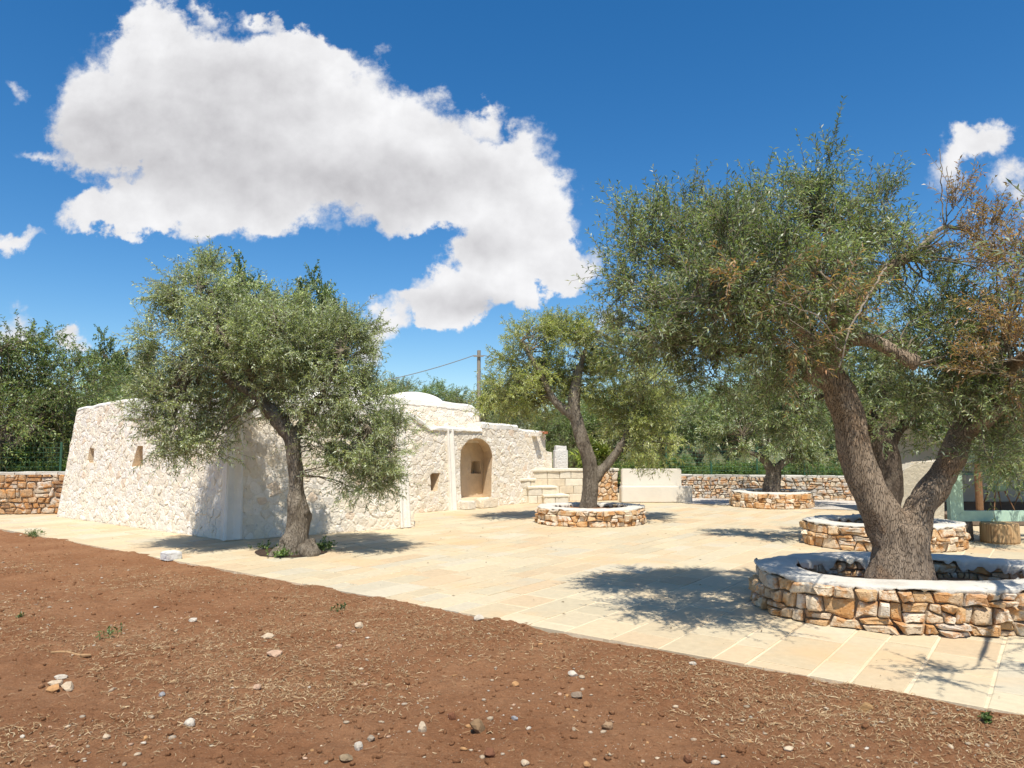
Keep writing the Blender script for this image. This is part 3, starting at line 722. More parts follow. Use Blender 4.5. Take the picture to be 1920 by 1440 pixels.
soft_box(pb, 'backrest', P(1166, 900, y0 + .5)[0], P(1278, 900, y0 + .5)[0], y0 + .502, y0 + .75, 0, zb, M_plaster)
gp = P(1051, 836, 23.5)
tag(rough_block('gate_pillar', (gp[0], 23.6, gp[2] / 2), .42, .42, gp[2], .1, M_rubble, None, (.82, .78, .71), 8, .03), 'white plastered pillar standing behind the tufa block wall', 'pillar')

# ------------------------------------------------------------------ dry stone walls and planters
def drystone(name, label, p0_, p1_, hgt, thick, cw, ch, pal, seed, cat='wall', top_col=(.62, .56, .47), hmul=1.):
    p0_ = np.array([*p0_[:2], 0.]); p1_ = np.array([*p1_[:2], 0.]); root = thing(name, label, cat, tuple((p0_ + p1_) / 2)); r = random.Random(seed)
    f = Facade(p0_, p1_, math.radians(3)); L = np.linalg.norm(p1_ - p0_)
    V = [f.pt(0, -.1), f.pt(L, -.1), f.pt(L, hgt - .03), f.pt(0, hgt - .03)]; V += [v - f.nh * thick for v in V]
    mk('wall_core', V, [(0, 1, 2, 3), (1, 5, 6, 2), (5, 4, 7, 6), (4, 0, 3, 7), (3, 2, 6, 7)], M_joint, root)
    lst = []
    for poly in courses(L, hgt - .04, cw, ch, r):
        V, Fc, sz = stone_from_cell(poly, f.pt, .009, r.uniform(.03, .065) * hmul, r); c = np.array(r.choice(pal)) * r.uniform(.88, 1.1)
        lst.append((sz / np.linalg.norm(V[0]), V, Fc, c))
    lst.sort(key=lambda q: -q[0]); more = MB()
    for i, (s_, V, Fc, c) in enumerate(lst):
        if i < 300: mk('stone', V, Fc, M_stone, root, np.tile(c, (len(V), 1)))
        else: more.add(V, Fc, c)
    if more.V: more.build('small_stones', M_stone, root, kind='stuff')
    # flat cap stones
    s_ = 0.
    while s_ < L:
        w = min(r.uniform(.3, .55), L - s_)
        V = []
        for z_ in (hgt - .045, hgt + .01):
            for a_, d_ in ((s_ + .008, .03 + r.uniform(0, .02)), (s_ + w - .008, .03 + r.uniform(0, .02)), (s_ + w - .008, -thick - .02), (s_ + .008, -thick - .02)): V.append(f.b0 + f.e * a_ + f.nh * (d_ - math.sin(math.radians(3)) * hgt * (d_ > 0)) + np.array([0, 0, z_ + r.uniform(-.008, .008)]))
        mk('cap_stone', V, [(4, 5, 6, 7), (0, 1, 5, 4), (1, 2, 6, 5), (2, 3, 7, 6), (3, 0, 4, 7), (3, 2, 1, 0)], M_cope, root); s_ += w
    return root, f
wl0 = G(-120, 966); wl1 = G(135, 963)
drystone('stone_wall', 'reddish dry stone wall on the far left, running up to the white house', wl0, wl1, .96, .45, .27, .15, RED_PAL, 41, hmul=1.3)
wr0 = P(1240, 934, 22.4); wr1 = P(1770, 946, 20.6)
drystone('stone_wall', 'long low grey and ochre dry stone wall behind the far round planter', wr0, wr1, .70, .4, .20, .11, GREY_PAL, 42)
gs = [G(1290, 944.5), G(1500, 954), G(1830, 963), wr1 + (1.5, -.2, 0), wr0 + (-.5, 0, 0)]
o = mk('gravel_strip', [(q[0], q[1], .012) for q in gs], [(0, 1, 2, 3, 4)], M_gravel); o['kind'] = 'structure'

def planter(label, cx_, cy_, rx, ry, hgt, thick, cw, ch, seed, soil_drop=.16, n_e=2.0, hs=1.0, pal=STONE_PAL):
    root = thing('stone_planter', label, 'planter', (cx_, cy_, 0), 'stone ring planters round the olive trees'); r = random.Random(seed)
    q = np.linspace(0, 2 * math.pi, 721)
    def ring(rx_, ry_):
        c, s_ = np.cos(q), np.sin(q); return np.stack([cx_ + rx_ * np.sign(c) * np.abs(c) ** (2 / n_e), cy_ + ry_ * np.sign(s_) * np.abs(s_) ** (2 / n_e)], -1)
    def mapper(rg, flip, lean=.0):
        L0 = np.concatenate([[0], np.cumsum(np.linalg.norm(np.diff(rg, axis=0), axis=1))]); u_ = np.linspace(0, L0[-1], 361); rg = np.stack([np.interp(u_, L0, rg[:, 0]), np.interp(u_, L0, rg[:, 1])], -1)
        L = np.concatenate([[0], np.cumsum(np.linalg.norm(np.diff(rg, axis=0), axis=1))])
        tang = unit(np.roll(rg[:-1], -3, 0) - np.roll(rg[:-1], 3, 0)); tang = np.concatenate([tang, tang[:1]]); nrm = np.stack([tang[:, 1], -tang[:, 0]], -1) * (-1 if flip else 1)
        def f(s_, t, h=0.):
            s_ = s_ % L[-1]; x = np.interp(s_, L, rg[:, 0]); y = np.interp(s_, L, rg[:, 1]); n0 = np.interp(s_, L, nrm[:, 0]); n1 = np.interp(s_, L, nrm[:, 1])
            k = h - lean * t; return np.array([x + n0 * k, y + n1 * k, t])
        return f, L[-1]
    fo, Lo = mapper(ring(rx, ry), False, .06); fi, Li = mapper(ring(rx - thick, ry - thick), True)
    # core
    V = []; Fc = []; n = 72
    for k in range(n):
        for fn, L, zz, h_ in ((fo, Lo, -.02, -.02), (fo, Lo, hgt - .05, -.02), (fi, Li, hgt - .05, -.02), (fi, Li, hgt - soil_drop - .1, -.02)): p = fn(k / n * L, max(zz, 0), h_); V.append((p[0], p[1], zz))
    for k in range(n):
        k2 = (k + 1) % n
        for i in range(3): Fc.append((k * 4 + i, k2 * 4 + i, k2 * 4 + i + 1, k * 4 + i + 1))
    mk('stone_core', V, Fc, M_joint, root)
    for poly in courses(Lo, hgt - .03, cw, ch, r):
        c = np.mean(np.array(poly), 0); w = fo(c[0], c[1]); w2 = fo(c[0], c[1], .1)
        if (w2 - w)[:2] @ (-w[:2] / np.linalg.norm(w[:2])) < -.045: continue
        V, Fc, sz = stone_from_cell(poly, fo, .005 * hs, r.uniform(.015, .075) * hs, r, chamfer=.14, tilt=.45, rag=.05); mk('stone', V, Fc, M_stone, root, np.tile(np.array(r.choice(pal)) * r.uniform(.9, 1.12), (len(V), 1)))
    for poly in courses(Li, .17 + soil_drop, cw * .8, ch * .8, r):
        c = np.mean(np.array(poly), 0); w = fi(c[0], c[1]); w2 = fi(c[0], c[1], .1)
        if (w2 - w)[:2] @ (-w[:2] / np.linalg.norm(w[:2])) < 0.0: continue
        V, Fc, sz = stone_from_cell(poly, lambda a_, t, h=0.: fi(a_, t, h) + np.array([0, 0, hgt - soil_drop - .22]), .006, r.uniform(.015, .045), r); mk('stone', V, Fc, M_stone, root, np.tile(r.choice(pal), (len(V), 1)))
    # lime coping: uneven rounded ring
    n = 260; V = []; prof = [(.004, hgt - .045), (.018, hgt - .035), (.022, hgt - .012), (.0, hgt + .004), (-.10, hgt + .012), (-thick + .08, hgt + .012), (-thick - .01, hgt + .002), (-thick - .035, hgt - .02), (-thick - .03, hgt - .06)]
    m = len(prof); L = Lo
    for k in range(n):
        for i, (h_, z_) in enumerate(prof):
            p = fo(k / n * L, 0, h_ - .05 * hgt)
            s3 = np.array([[p[0] * 3.1, p[1] * 3.1, z_ * 2 + seed]]); w = fbm(s3, 3)[0]; w3 = fbm(s3 * 4.3 + 7, 3)[0]
            if i in (0, 1, 8): z_ = z_ + (.07 * w + .10 * w3) * (1 if i != 1 else .55)
            p = fo(k / n * L, 0, h_ - .05 * hgt + .04 * w + .022 * w3); V.append((p[0], p[1], z_ + .016 * w + .009 * w3))
    Fc = [(k * m + i, ((k + 1) % n) * m + i, ((k + 1) % n) * m + i + 1, k * m + i + 1) for k in range(n) for i in range(m - 1)]
    mk('coping', V, Fc, M_cope, root, smooth=True)
    # soil inside
    V = [(cx_, cy_, hgt - soil_drop + .06)]; Fc = []; n = 64
    for j in (1, 2, 3):
        for k in range(n):
            p = fi(k / n * Li, 0, -.02); x = cx_ + (p[0] - cx_) * j / 3; y = cy_ + (p[1] - cy_) * j / 3; V.append((x, y, hgt - soil_drop + .06 * (1 - j / 3) + .04 * fbm(np.array([[x * 3, y * 3, 0.]]))[0]))
    for k in range(n):
        k2 = (k + 1) % n; Fc.append((0, 1 + k, 1 + k2))
        for j in (0, 1): Fc.append((1 + j * n + k, 1 + (j + 1) * n + k, 1 + (j + 1) * n + k2, 1 + j * n + k2))
    mk('planter_soil', V, Fc, M_soil, root, smooth=True)
    return root
planter('large stone ring planter in front, with thick white coping round the big olive tree', 4.0, 7.34, 1.50, 1.06, .385, .34, .20, .12, 51, .2, 2.3, 1.25)
planter('stone ring planter just behind the big front one, beside the log stool', 6.02, 11.95, 1.19, .95, .38, .32, .23, .115, 52, .16, 2.2)
planter('stone ring planter in the middle of the paving, before the stone steps', 1.64, 15.35, 1.11, .98, .34, .30, .25, .12, 53, .08, 2.0)
planter('farthest stone ring planter, in front of the long dry stone wall', 6.86, 19.35, 1.02, .95, .40, .28, .21, .11, 54, .1, 2.0)

# ------------------------------------------------------------------ trees
def remesh(polys, voxel):
    V = []; Fc = []
    for pts, rad in polys:
        p, r_ = spline(pts, rad, .07); v, f = tube(p, r_, 14); b_ = len(V); V += [tuple(q) for q in v]; Fc += [tuple(i + b_ for i in q) for q in f]
    me = bpy.data.meshes.new('tmp'); me.from_pydata(V, [], Fc); ob = bpy.data.objects.new('tmp', me); COL.objects.link(ob)
    m = ob.modifiers.new('r', 'REMESH'); m.mode = 'VOXEL'; m.voxel_size = voxel
    s_ = ob.modifiers.new('s', 'SMOOTH'); s_.factor = .6; s_.iterations = 4
    dg = bpy.context.evaluated_depsgraph_get(); e = ob.evaluated_get(dg); m2 = bpy.data.meshes.new_from_object(e)
    n = len(m2.vertices); co = np.empty(n * 3); m2.vertices.foreach_get('co', co); no = np.empty(n * 3); m2.vertices.foreach_get('normal', no)
    fc = [tuple(p.vertices) for p in m2.polygons]
    bpy.data.objects.remove(ob); bpy.data.meshes.remove(me); bpy.data.meshes.remove(m2)
    return co.reshape(-1, 3), no.reshape(-1, 3), fc
def trunk_mesh(name, polys, voxel, mat, parent, amp=1., knots=(), seed=0.):
    co, no, fc = remesh(polys, voxel)
    d = .035 * fbm(co * (5, 5, 1.6) + seed, 3) + .018 * fbm(co * (14, 14, 4) + seed, 3) + .05 * fbm(co * 1.9 + seed * 2, 2)
    d = d - .055 * np.abs(fbm(co * (7, 7, 1.1) + seed * 3, 3)) + .008
    sp = [spline(q[0], q[1], .08) for q in polys]; sp_p = np.concatenate([q[0] for q in sp]); sp_r = np.concatenate([q[1] for q in sp]); loc_r = np.empty(len(co))
    for i in range(0, len(co), 4000): loc_r[i:i + 4000] = sp_r[np.argmin(((co[i:i + 4000, None] - sp_p[None]) ** 2).sum(-1), 1)]
    d = d * np.clip(loc_r / .16, .12, 1.1)
    co2 = co + no * (d * amp)[:, None]
    for c, rad, dep in knots:
        c = np.array(c); dist = np.linalg.norm(co - c, axis=1) / rad
        co2 += no * ((np.exp(-((dist - 1) / .35) ** 2) * .35 - np.exp(-(dist / .6) ** 2)) * dep)[:, None]
    return mk(name, co2, fc, mat, parent, smooth=True)
def tubes_batch(Pn, Rn, sides=4):
    n, m, _ = Pn.shape; tan = unit(np.gradient(Pn, axis=1)); ref = np.array([.31, .22, .92]); a_ = unit(np.cross(tan, ref)); b2 = np.cross(tan, a_); V = []
    for k in range(sides):
        q = 2 * math.pi * k / sides; V.append(Pn + Rn[..., None] * (math.cos(q) * a_ + math.sin(q) * b2))
    V = np.stack(V, 2)
    base = (np.arange(n)[:, None, None] * m + np.arange(m - 1)[None, :, None]) * sides; k = np.arange(sides)[None, None, :]; k2 = (k + 1) % sides
    return V.reshape(-1, 3), np.stack([base + k, base + k2, base + sides + k2, base + sides + k], -1).reshape(-1, 4)
OLIVE = np.array([(.22, .275, .11), (.30, .35, .175), (.15, .195, .07), (.36, .40, .24), (.45, .48, .34), (.29, .32, .11), (.19, .235, .11), (.12, .155, .06), (.33, .31, .15)]) * .95 * (.95, .98, 1.12)
SILVER = np.array([(.31, .35, .22), (.40, .43, .30), (.22, .255, .14), (.50, .53, .41), (.27, .31, .18), (.34, .36, .20), (.16, .19, .095)]) * 1.2
LIGHT = np.array([(.20, .22, .085), (.24, .25, .12), (.15, .175, .065), (.27, .28, .15), (.22, .22, .07), (.17, .19, .09)]) * 1.8
DARK = np.array([(.055, .085, .024), (.075, .11, .03), (.04, .065, .018), (.10, .13, .04), (.09, .12, .05)]) * 1.6
DRY = np.array([(.34, .20, .11), (.42, .28, .16), (.27, .15, .09), (.24, .18, .11), (.44, .30, .16), (.36, .18, .09)])
BUSH = np.array([(.08, .14, .03), (.11, .17, .04), (.055, .10, .025), (.14, .19, .06)]) * 1.6
def crown(lobes, anchors, n_leaf, L, Wd, pal, r, twig=(.22, .45), per_twig=20, per_clu=14, up=.35, shell=.55, sparse_in=.5, branch_r=.014, twig_r=.0035, flop=0., droop=.30):
    """lobes: (centre, (rx,ry,rz), weight, palette or None). returns mesh arrays"""
    lv = []; lc = []; tP = []; tR = []; bP = []; bR = []; anchors = np.array(anchors)
    wts = np.array([lb[2] * (lb[1][0] * lb[1][1] * lb[1][2]) ** (2 / 3) for lb in lobes]); wts /= wts.sum()
    for lb, wt_ in zip(lobes, wts):
        c = np.array(lb[0]); R_ = np.array(lb[1]); plt = lb[3] if len(lb) > 3 and lb[3] is not None else pal
        ntw = max(3, int(n_leaf * wt_ / per_twig)); ncl = max(2, ntw // per_clu)
        dirs = unit(r.normal(size=(ncl, 3))); rad = r.uniform(shell ** 3, 1, ncl) ** (1 / 3); rad = np.where(r.random(ncl) < .25, rad * r.uniform(.3, 1, ncl), rad)
        cl = c + dirs * rad[:, None] * R_ * .9
        # branchlets from the nearest limb to each cluster
        a_ = anchors[np.argmin(((cl[:, None] - anchors[None]) ** 2).sum(-1) + r.uniform(0, .3, (ncl, len(anchors))), 1)]
        t = np.linspace(0, 1, 6)[None, :, None]; mid = (a_ + c) / 2 + r.normal(size=(ncl, 3)) * .10
        bz = (1 - t) ** 2 * a_[:, None] + 2 * t * (1 - t) * mid[:, None] + t ** 2 * cl[:, None]
        bz[:, 1:-1] += r.normal(size=(ncl, 4, 3)) * .02
        bP.append(bz); bR.append(branch_r * (1 - .72 * np.linspace(0, 1, 6))[None] * r.uniform(.6, 1.2, (ncl, 1)))
        # twigs
        ci = r.integers(0, ncl, ntw); nrm_ = unit((cl[ci] - c) / R_)
        d = unit(nrm_ * .9 + r.normal(size=(ntw, 3)) * .65 + np.array([0, 0, up - flop * (cl[ci, 2:3] < c[2]).astype(float)[:, 0].mean()]))
        ln = r.uniform(*twig, ntw); b0 = cl[ci] + r.normal(size=(ntw, 3)) * .07 * R_.mean() / .5
        bend = r.normal(size=(ntw, 3)) * .22 + np.array([0, 0, -droop - flop])
        t = np.linspace(0, 1, 5)[None, :, None]; tw = b0[:, None] + (d[:, None] * t + bend[:, None] * t * t * .6) * ln[:, None, None]
        tP.append(tw); tR.append(np.broadcast_to(twig_r * (1 - .6 * np.linspace(0, 1, 5))[None], (ntw, 5)))
        k = per_twig; tt = (np.arange(k) // 2 + 1) / (k // 2 + .2); tt = np.clip(tt[None] + r.normal(size=(ntw, k)) * .02, .03, 1)
        pos_ = b0[:, None] + (d[:, None] * tt[..., None] + bend[:, None] * (tt ** 2)[..., None] * .6) * ln[:, None, None]
        ax = unit(d[:, None] + bend[:, None] * tt[..., None] * 1.2); sd = unit(np.cross(ax, r.normal(size=(ntw, 1, 3)))); oth = np.cross(ax, sd)
        pair = (np.arange(k) // 2) % 2; sgn = np.where(np.arange(k) % 2, 1, -1)
        lat = np.where(pair[None, :, None] == 0, sd, oth) * sgn[None, :, None]
        ld = unit(ax * .75 + lat * .75 + r.normal(size=(ntw, k, 3)) * .22)
        keep = r.random((ntw, k)) < .9
        pos_ = pos_[keep]; ld = ld[keep]; nn = len(pos_); ll = L * r.uniform(.65, 1.2, nn)[:, None]; ww = Wd * r.uniform(.75, 1.2, nn)[:, None]
        sd2 = unit(np.cross(ld, r.normal(size=(nn, 3)) * .55 + np.array([0, 0, 1]))); nr = np.cross(sd2, ld)
        v = np.stack([pos_, pos_ + ld * ll * .45 + sd2 * ww * .5 + nr * ww * .22, pos_ + ld * ll - np.array([0, 0, .12]) * ll, pos_ + ld * ll * .45 - sd2 * ww * .5 + nr * ww * .22], 1)
        col = plt[r.integers(0, len(plt), nn)] * r.uniform(.8, 1.2, (nn, 1)); tint = (np.repeat(r.uniform(.88, 1.12, ntw), k).reshape(ntw, k) * r.uniform(.72, 1.28, ncl)[ci][:, None])[keep]
        lv.append(v); lc.append(col * tint[:, None])
    v = np.concatenate(lv); cc = np.concatenate(lc); n = len(v)
    LV = v.reshape(-1, 3); LF = (np.arange(n)[:, None] * 4 + np.array([[0, 1, 2, 3]])); LC = np.repeat(cc, 4, 0)
    t1, f1_ = tubes_batch(np.concatenate(tP), np.concatenate(tR), 3); t2, f2_ = tubes_batch(np.concatenate(bP), np.concatenate(bR), 4)
    bark = np.array((.19, .155, .11))
    V = np.concatenate([LV, t1, t2]); Fc = np.concatenate([LF, f1_ + len(LV), f2_ + len(LV) + len(t1)])
    C_ = np.concatenate([LC, np.tile(bark * 1.15, (len(t1), 1)), np.tile(bark, (len(t2), 1))])
    mi = np.concatenate([np.zeros(len(LF), int), np.ones(len(f1_) + len(f2_), int)])
    return V, Fc, C_, mi
M_twig = attr_mat('twig_bark', 20, .2, 60, .002, .9)
def build_tree(name, label, base, polys, lobes, n_leaf, L, Wd, pal, seed, voxel, mat_bark, knots=(), group='olive trees', cat='tree', amp=1., **kw):
    root = thing(name, label, cat, tuple(base), group); r = np.random.default_rng(seed)
    trunk_mesh('trunk', polys, voxel, mat_bark, root, amp, knots, seed * 1.7)
    anch = []
    for pts, rad in polys:
        p, rr = spline(pts, rad, .2); anch += [q for q, w in zip(p, rr) if w < .13]
    if not anch: anch = [polys[-1][0][-1]]
    V, Fc, C_, mi = crown(lobes, anch, n_leaf, L, Wd, pal, r, **kw)
    mk('crown', V, Fc, None, root, C_, kind='stuff', mats=[M_leaf if 'oak' not in name else M_oak, M_twig], midx=mi)
    return root
def LB(Y, lst, s=1.0):
    out = []
    for q in lst:
        u, v, dy, ru, rv = q[:5]; y = Y + dy; k = y / F; c = P(u, v, y); out.append((c, (ru * k * s, (ru + rv) / 2 * k * s, rv * k * s), q[5] if len(q) > 5 else 1.0, q[6] if len(q) > 6 else None))
    return out
def PL(Y, *pts): return [P(q[0], q[1], Y + (q[2] if len(q) > 2 else 0)) for q in pts]

# the big olive in front
Yb = 7.2; b0 = P(1690, 1080, Yb); b0[2] = .22
FRONT = [(np.array(q)) for q in ((4.35, 5.6, 2.55), (4.0, 4.9, 2.75), (3.4, 4.1, 2.75))]
polys = [(PL(Yb, (1850, 720, .1)) + FRONT, [.06, .045, .03, .012]), (PL(Yb, (1690, 1110), (1690, 1070), (1690, 1030), (1692, 985)), [.35, .29, .25, .235]),
         (PL(Yb, (1672, 1010), (1655, 960), (1628, 910), (1604, 850), (1592, 790), (1572, 735), (1560, 700)), [.185, .18, .172, .165, .155, .15, .13]),
         (PL(Yb, (1708, 1010), (1728, 950), (1758, 905), (1785, 860), (1805, 800, .1), (1850, 720, .1), (1885, 640, 0)), [.17, .165, .15, .135, .12, .08, .05]),
         (PL(Yb, (1565, 715), (1530, 705), (1505, 698)), [.12, .10, .075]),
         (PL(Yb, (1560, 710), (1530, 650), (1470, 590, -.2), (1400, 540, -.3), (1320, 500, -.2)), [.12, .095, .075, .055, .03]),
         (PL(Yb, (1545, 690), (1500, 620, -.6), (1420, 560, -1.1), (1330, 560, -1.3)), [.08, .065, .045, .025]), (PL(Yb, (1560, 660, -.1), (1560, 590, -.7), (1540, 520, -1.2)), [.06, .05, .025]), (PL(Yb, (1560, 705), (1560, 640, -.1), (1575, 560, -.2), (1560, 470, -.2), (1545, 400, -.2)), [.11, .09, .075, .05, .025]),
         (PL(Yb, (1560, 690), (1585, 640, -.2), (1640, 640, -.3), (1690, 668, -.4), (1722, 682, -.45)), [.09, .07, .062, .062, .075]),
         (PL(Yb, (1575, 600, -.2), (1625, 545, -.15), (1670, 500, -.1), (1712, 476, -.1)), [.075, .07, .06, .058]),
         (PL(Yb, (1545, 690), (1450, 660, .3), (1340, 650, .4), (1240, 620, .3)), [.08, .06, .045, .025]),
         (PL(Yb, (1800, 820, .1), (1850, 790, -.3), (1900, 740, -.4)), [.085, .06, .035])]
lob = LB(Yb, [(1225, 500, -.1, 95, 105), (1185, 590, 0, 62, 85), (1335, 450, -.1, 120, 95), (1300, 590, .2, 115, 105), (1460, 430, -.3, 120, 95), (1420, 560, -.6, 120, 105), (1570, 440, -.2, 105, 90),
              (1560, 550, -.4, 95, 90), (1355, 690, .3, 105, 70), (1235, 680, .3, 75, 65, .7), (1650, 470, .1, 75, 75), (1460, 670, -.2, 85, 65), (1540, 620, -.3, 70, 60), (1270, 420, .2, 70, 60), (1400, 390, .1, 80, 60),
              (1545, 340, -.1, 40, 70, .55), (1690, 610, -.2, 95, 65), (1800, 600, .2, 80, 70), (1830, 690, -.2, 95, 95), (1870, 790, -.3, 90, 95), (1760, 720, .3, 85, 55), (1920, 650, -.1, 80, 110), (1930, 790, -.2, 70, 110), (1730, 560, .2, 70, 55, .8),
              (1640, 400, 0, 60, 50, .8), (1290, 560, -1.3, 95, 85), (1400, 500, -1.5, 100, 85), (1520, 500, -1.4, 90, 80), (1230, 610, -1.1, 60, 60), (1440, 620, -1.3, 85, 55), (1620, 520, -1.2, 70, 70, .8), (1340, 640, -1.2, 70, 50), (1548, 315, -.1, 20, 48, .9), (1415, 345, 0, 22, 40, .8), (1500, 345, -.1, 30, 40, .8), (1180, 420, 0, 30, 35, .6), (1620, 370, 0, 25, 40, .7)])
lob += LB(Yb, [(1430, 500, -1.9, 95, 45, .24, DRY), (1530, 545, -1.8, 75, 40, .18, DRY), (1500, 620, -1.6, 80, 55, .18, DRY), (1580, 600, -1.5, 50, 60, .12, DRY), (1890, 560, -.5, 75, 100, .75, DRY), (1830, 480, -.2, 85, 80, .55, DRY), (1780, 430, -.1, 55, 60, .32, DRY), (1890, 690, -.8, 60, 90, .5, DRY), (1900, 450, -.2, 60, 70, .4, DRY)])
lob += [(np.array((3.25, 4.0, 2.75)), (.5, .3, .2), .45, None), (np.array((4.3, 4.9, 2.9)), (.5, .4, .25), .4, None)]
root = build_tree('olive_tree', 'big forked olive tree in the front planter with a brown dried-out branch', b0, polys, lob, 128000, .058, .0135, OLIVE, 61, .022, M_bark,
                  knots=[(P(1588, 772, Yb - .2), .065, .06), (P(1590, 815, Yb - .2), .05, .03), (P(1745, 945, Yb - .2), .05, .05)], branch_r=.013, per_twig=20, up=.75, droop=.10)
# its dry pale branches, bare
dr = MB()
def dry_branch(pts, r0, r1):
    p, rr = spline(pts, np.linspace(r0, r1, len(pts)), .05); p = p + np.random.default_rng(len(p)).normal(size=p.shape) * .006; v, f = tube(p, rr, 6); dr.add(v, f, (.27, .22, .165))
dry_branch(PL(Yb, (1712, 476, -.1), (1745, 445, -.1), (1770, 425, -.1), (1810, 432, -.1), (1845, 458, -.1), (1870, 490, -.1)), .028, .012)
dry_branch(PL(Yb, (1770, 428, -.1), (1766, 360, -.1), (1762, 280, -.1)), .009, .003)
dry_branch(PL(Yb, (1772, 428, -.1), (1776, 370, -.1), (1775, 310, -.1)), .008, .003)
dry_branch(PL(Yb, (1772, 430, -.1), (1810, 380, -.1), (1842, 315, -.1)), .008, .003)
dry_branch(PL(Yb, (1665, 495, -1.2), (1628, 555, -1.7), (1590, 625, -1.9), (1572, 690, -1.9)), .009, .005)
dry_branch(PL(Yb, (1572, 660, -1.9), (1540, 600, -2), (1450, 560, -2)), .007, .003)
dry_branch(PL(Yb, (1845, 458, -.1), (1880, 420, -.1), (1900, 380, -.1)), .008, .003)
dry_branch(PL(Yb, (1800, 620, -.4), (1860, 605, -.45), (1930, 625, -.4)), .009, .004)
dr.build('dry_branches', M_twig, root, kind='stuff')

# the left olive, growing out of the paving
Yl = 10.9; b0 = G(552, 1036)
polys = [(PL(Yl, (552, 1058), (552, 1030), (558, 1000), (562, 965), (556, 930), (556, 890), (551, 850)), [.31, .225, .16, .155, .14, .12, .115]),
         (PL(Yl, (553, 855), (548, 822), (530, 795), (503, 770), (486, 745), (478, 705, .1), (490, 650, .1), (515, 590, .1)), [.12, .115, .11, .10, .095, .08, .065, .045]),
         (PL(Yl, (550, 840), (565, 800, .1), (590, 760, .1), (620, 710, .0), (640, 660, 0)), [.10, .085, .07, .055, .03]),
         (PL(Yl, (488, 750), (440, 720, -.1), (390, 690, -.2), (350, 690, -.2)), [.08, .06, .045, .025]),
         (PL(Yl, (480, 710), (430, 650), (390, 590), (375, 540)), [.07, .055, .04, .02]),
         (PL(Yl, (600, 750, .1), (650, 770, -.1), (690, 800, -.2)), [.05, .035, .02]),
         (PL(Yl, (535, 1048, -.1), (520, 1042, -.2), (505, 1048, -.3)), [.16, .12, .05]), (PL(Yl, (570, 1030, -.05), (583, 1042, -.1), (588, 1056, -.12)), [.16, .14, .08])]
lob = LB(Yl + .35, [(375, 555, 0, 72, 62), (465, 578, 0, 78, 50), (560, 606, 0, 72, 50), (335, 640, 0, 72, 72), (430, 640, -.5, 90, 72), (530, 650, -.5, 90, 72), (630, 660, 0, 68, 75), (335, 770, -.3, 78, 78), (300, 700, 0, 42, 60), (415, 730, .1, 65, 65),
              (600, 735, -.4, 80, 65), (680, 760, -.1, 60, 70), (690, 850, -.3, 65, 68), (700, 900, -.3, 40, 32), (735, 840, -.2, 36, 60, .8), (720, 900, -.3, 34, 34, .7), (650, 880, -.3, 45, 40, .7), (370, 830, -.3, 55, 45), (640, 830, -.2, 55, 45), (520, 730, .4, 70, 45), (380, 515, .1, 42, 40, .7), (680, 650, .1, 32, 50, .6), (310, 820, -.2, 45, 45), (470, 700, -.5, 70, 55), (640, 620, .2, 36, 40, .6)])
build_tree('olive_tree', 'silvery olive tree with twisted grey trunk before the white house', b0, polys, lob, 125000, .068, .0155, SILVER, 62, .02, M_bark_grey,
           knots=[(P(551, 900, Yl - .17), .05, .07), (P(580, 960, Yl - .1), .08, -.05), (P(565, 1030, Yl - .3), .09, .07)], branch_r=.014, twig_r=.0042, amp=2.3, up=.55, droop=.16)
# olive in the second planter
Y2 = 11.9; b0 = P(1648, 985, Y2)
polys = [(PL(Y2, (1648, 1000), (1652, 960), (1660, 910), (1658, 870), (1650, 830), (1640, 780)), [.30, .27, .27, .26, .22, .15]),
         (PL(Y2, (1655, 850), (1690, 800), (1740, 770), (1790, 760)), [.13, .09, .06, .03]), (PL(Y2, (1645, 810), (1590, 760), (1520, 740), (1450, 730)), [.12, .08, .06, .03]), (PL(Y2, (1640, 785), (1660, 720), (1700, 670)), [.1, .07, .04])]
lob = LB(Y2, [(1640, 700, 0, 95, 70), (1560, 740, 0, 85, 65), (1480, 740, .2, 80, 70), (1730, 730, 0, 90, 70), (1820, 760, 0, 85, 70), (1690, 790, -.3, 80, 50), (1770, 820, -.2, 75, 45), (1860, 850, -.3, 80, 45), (1600, 660, .3, 80, 50), (1430, 690, .2, 60, 60), (1900, 780, .2, 80, 80), (1910, 880, -.2, 50, 35, .7), (1500, 800, .1, 55, 45)])
build_tree('olive_tree', 'olive tree with dark thick trunk in the planter behind the front one', b0, polys, lob, 42000, .085, .02, OLIVE * 1.05, 63, .03, M_bark_dark, twig_r=.005, branch_r=.016)
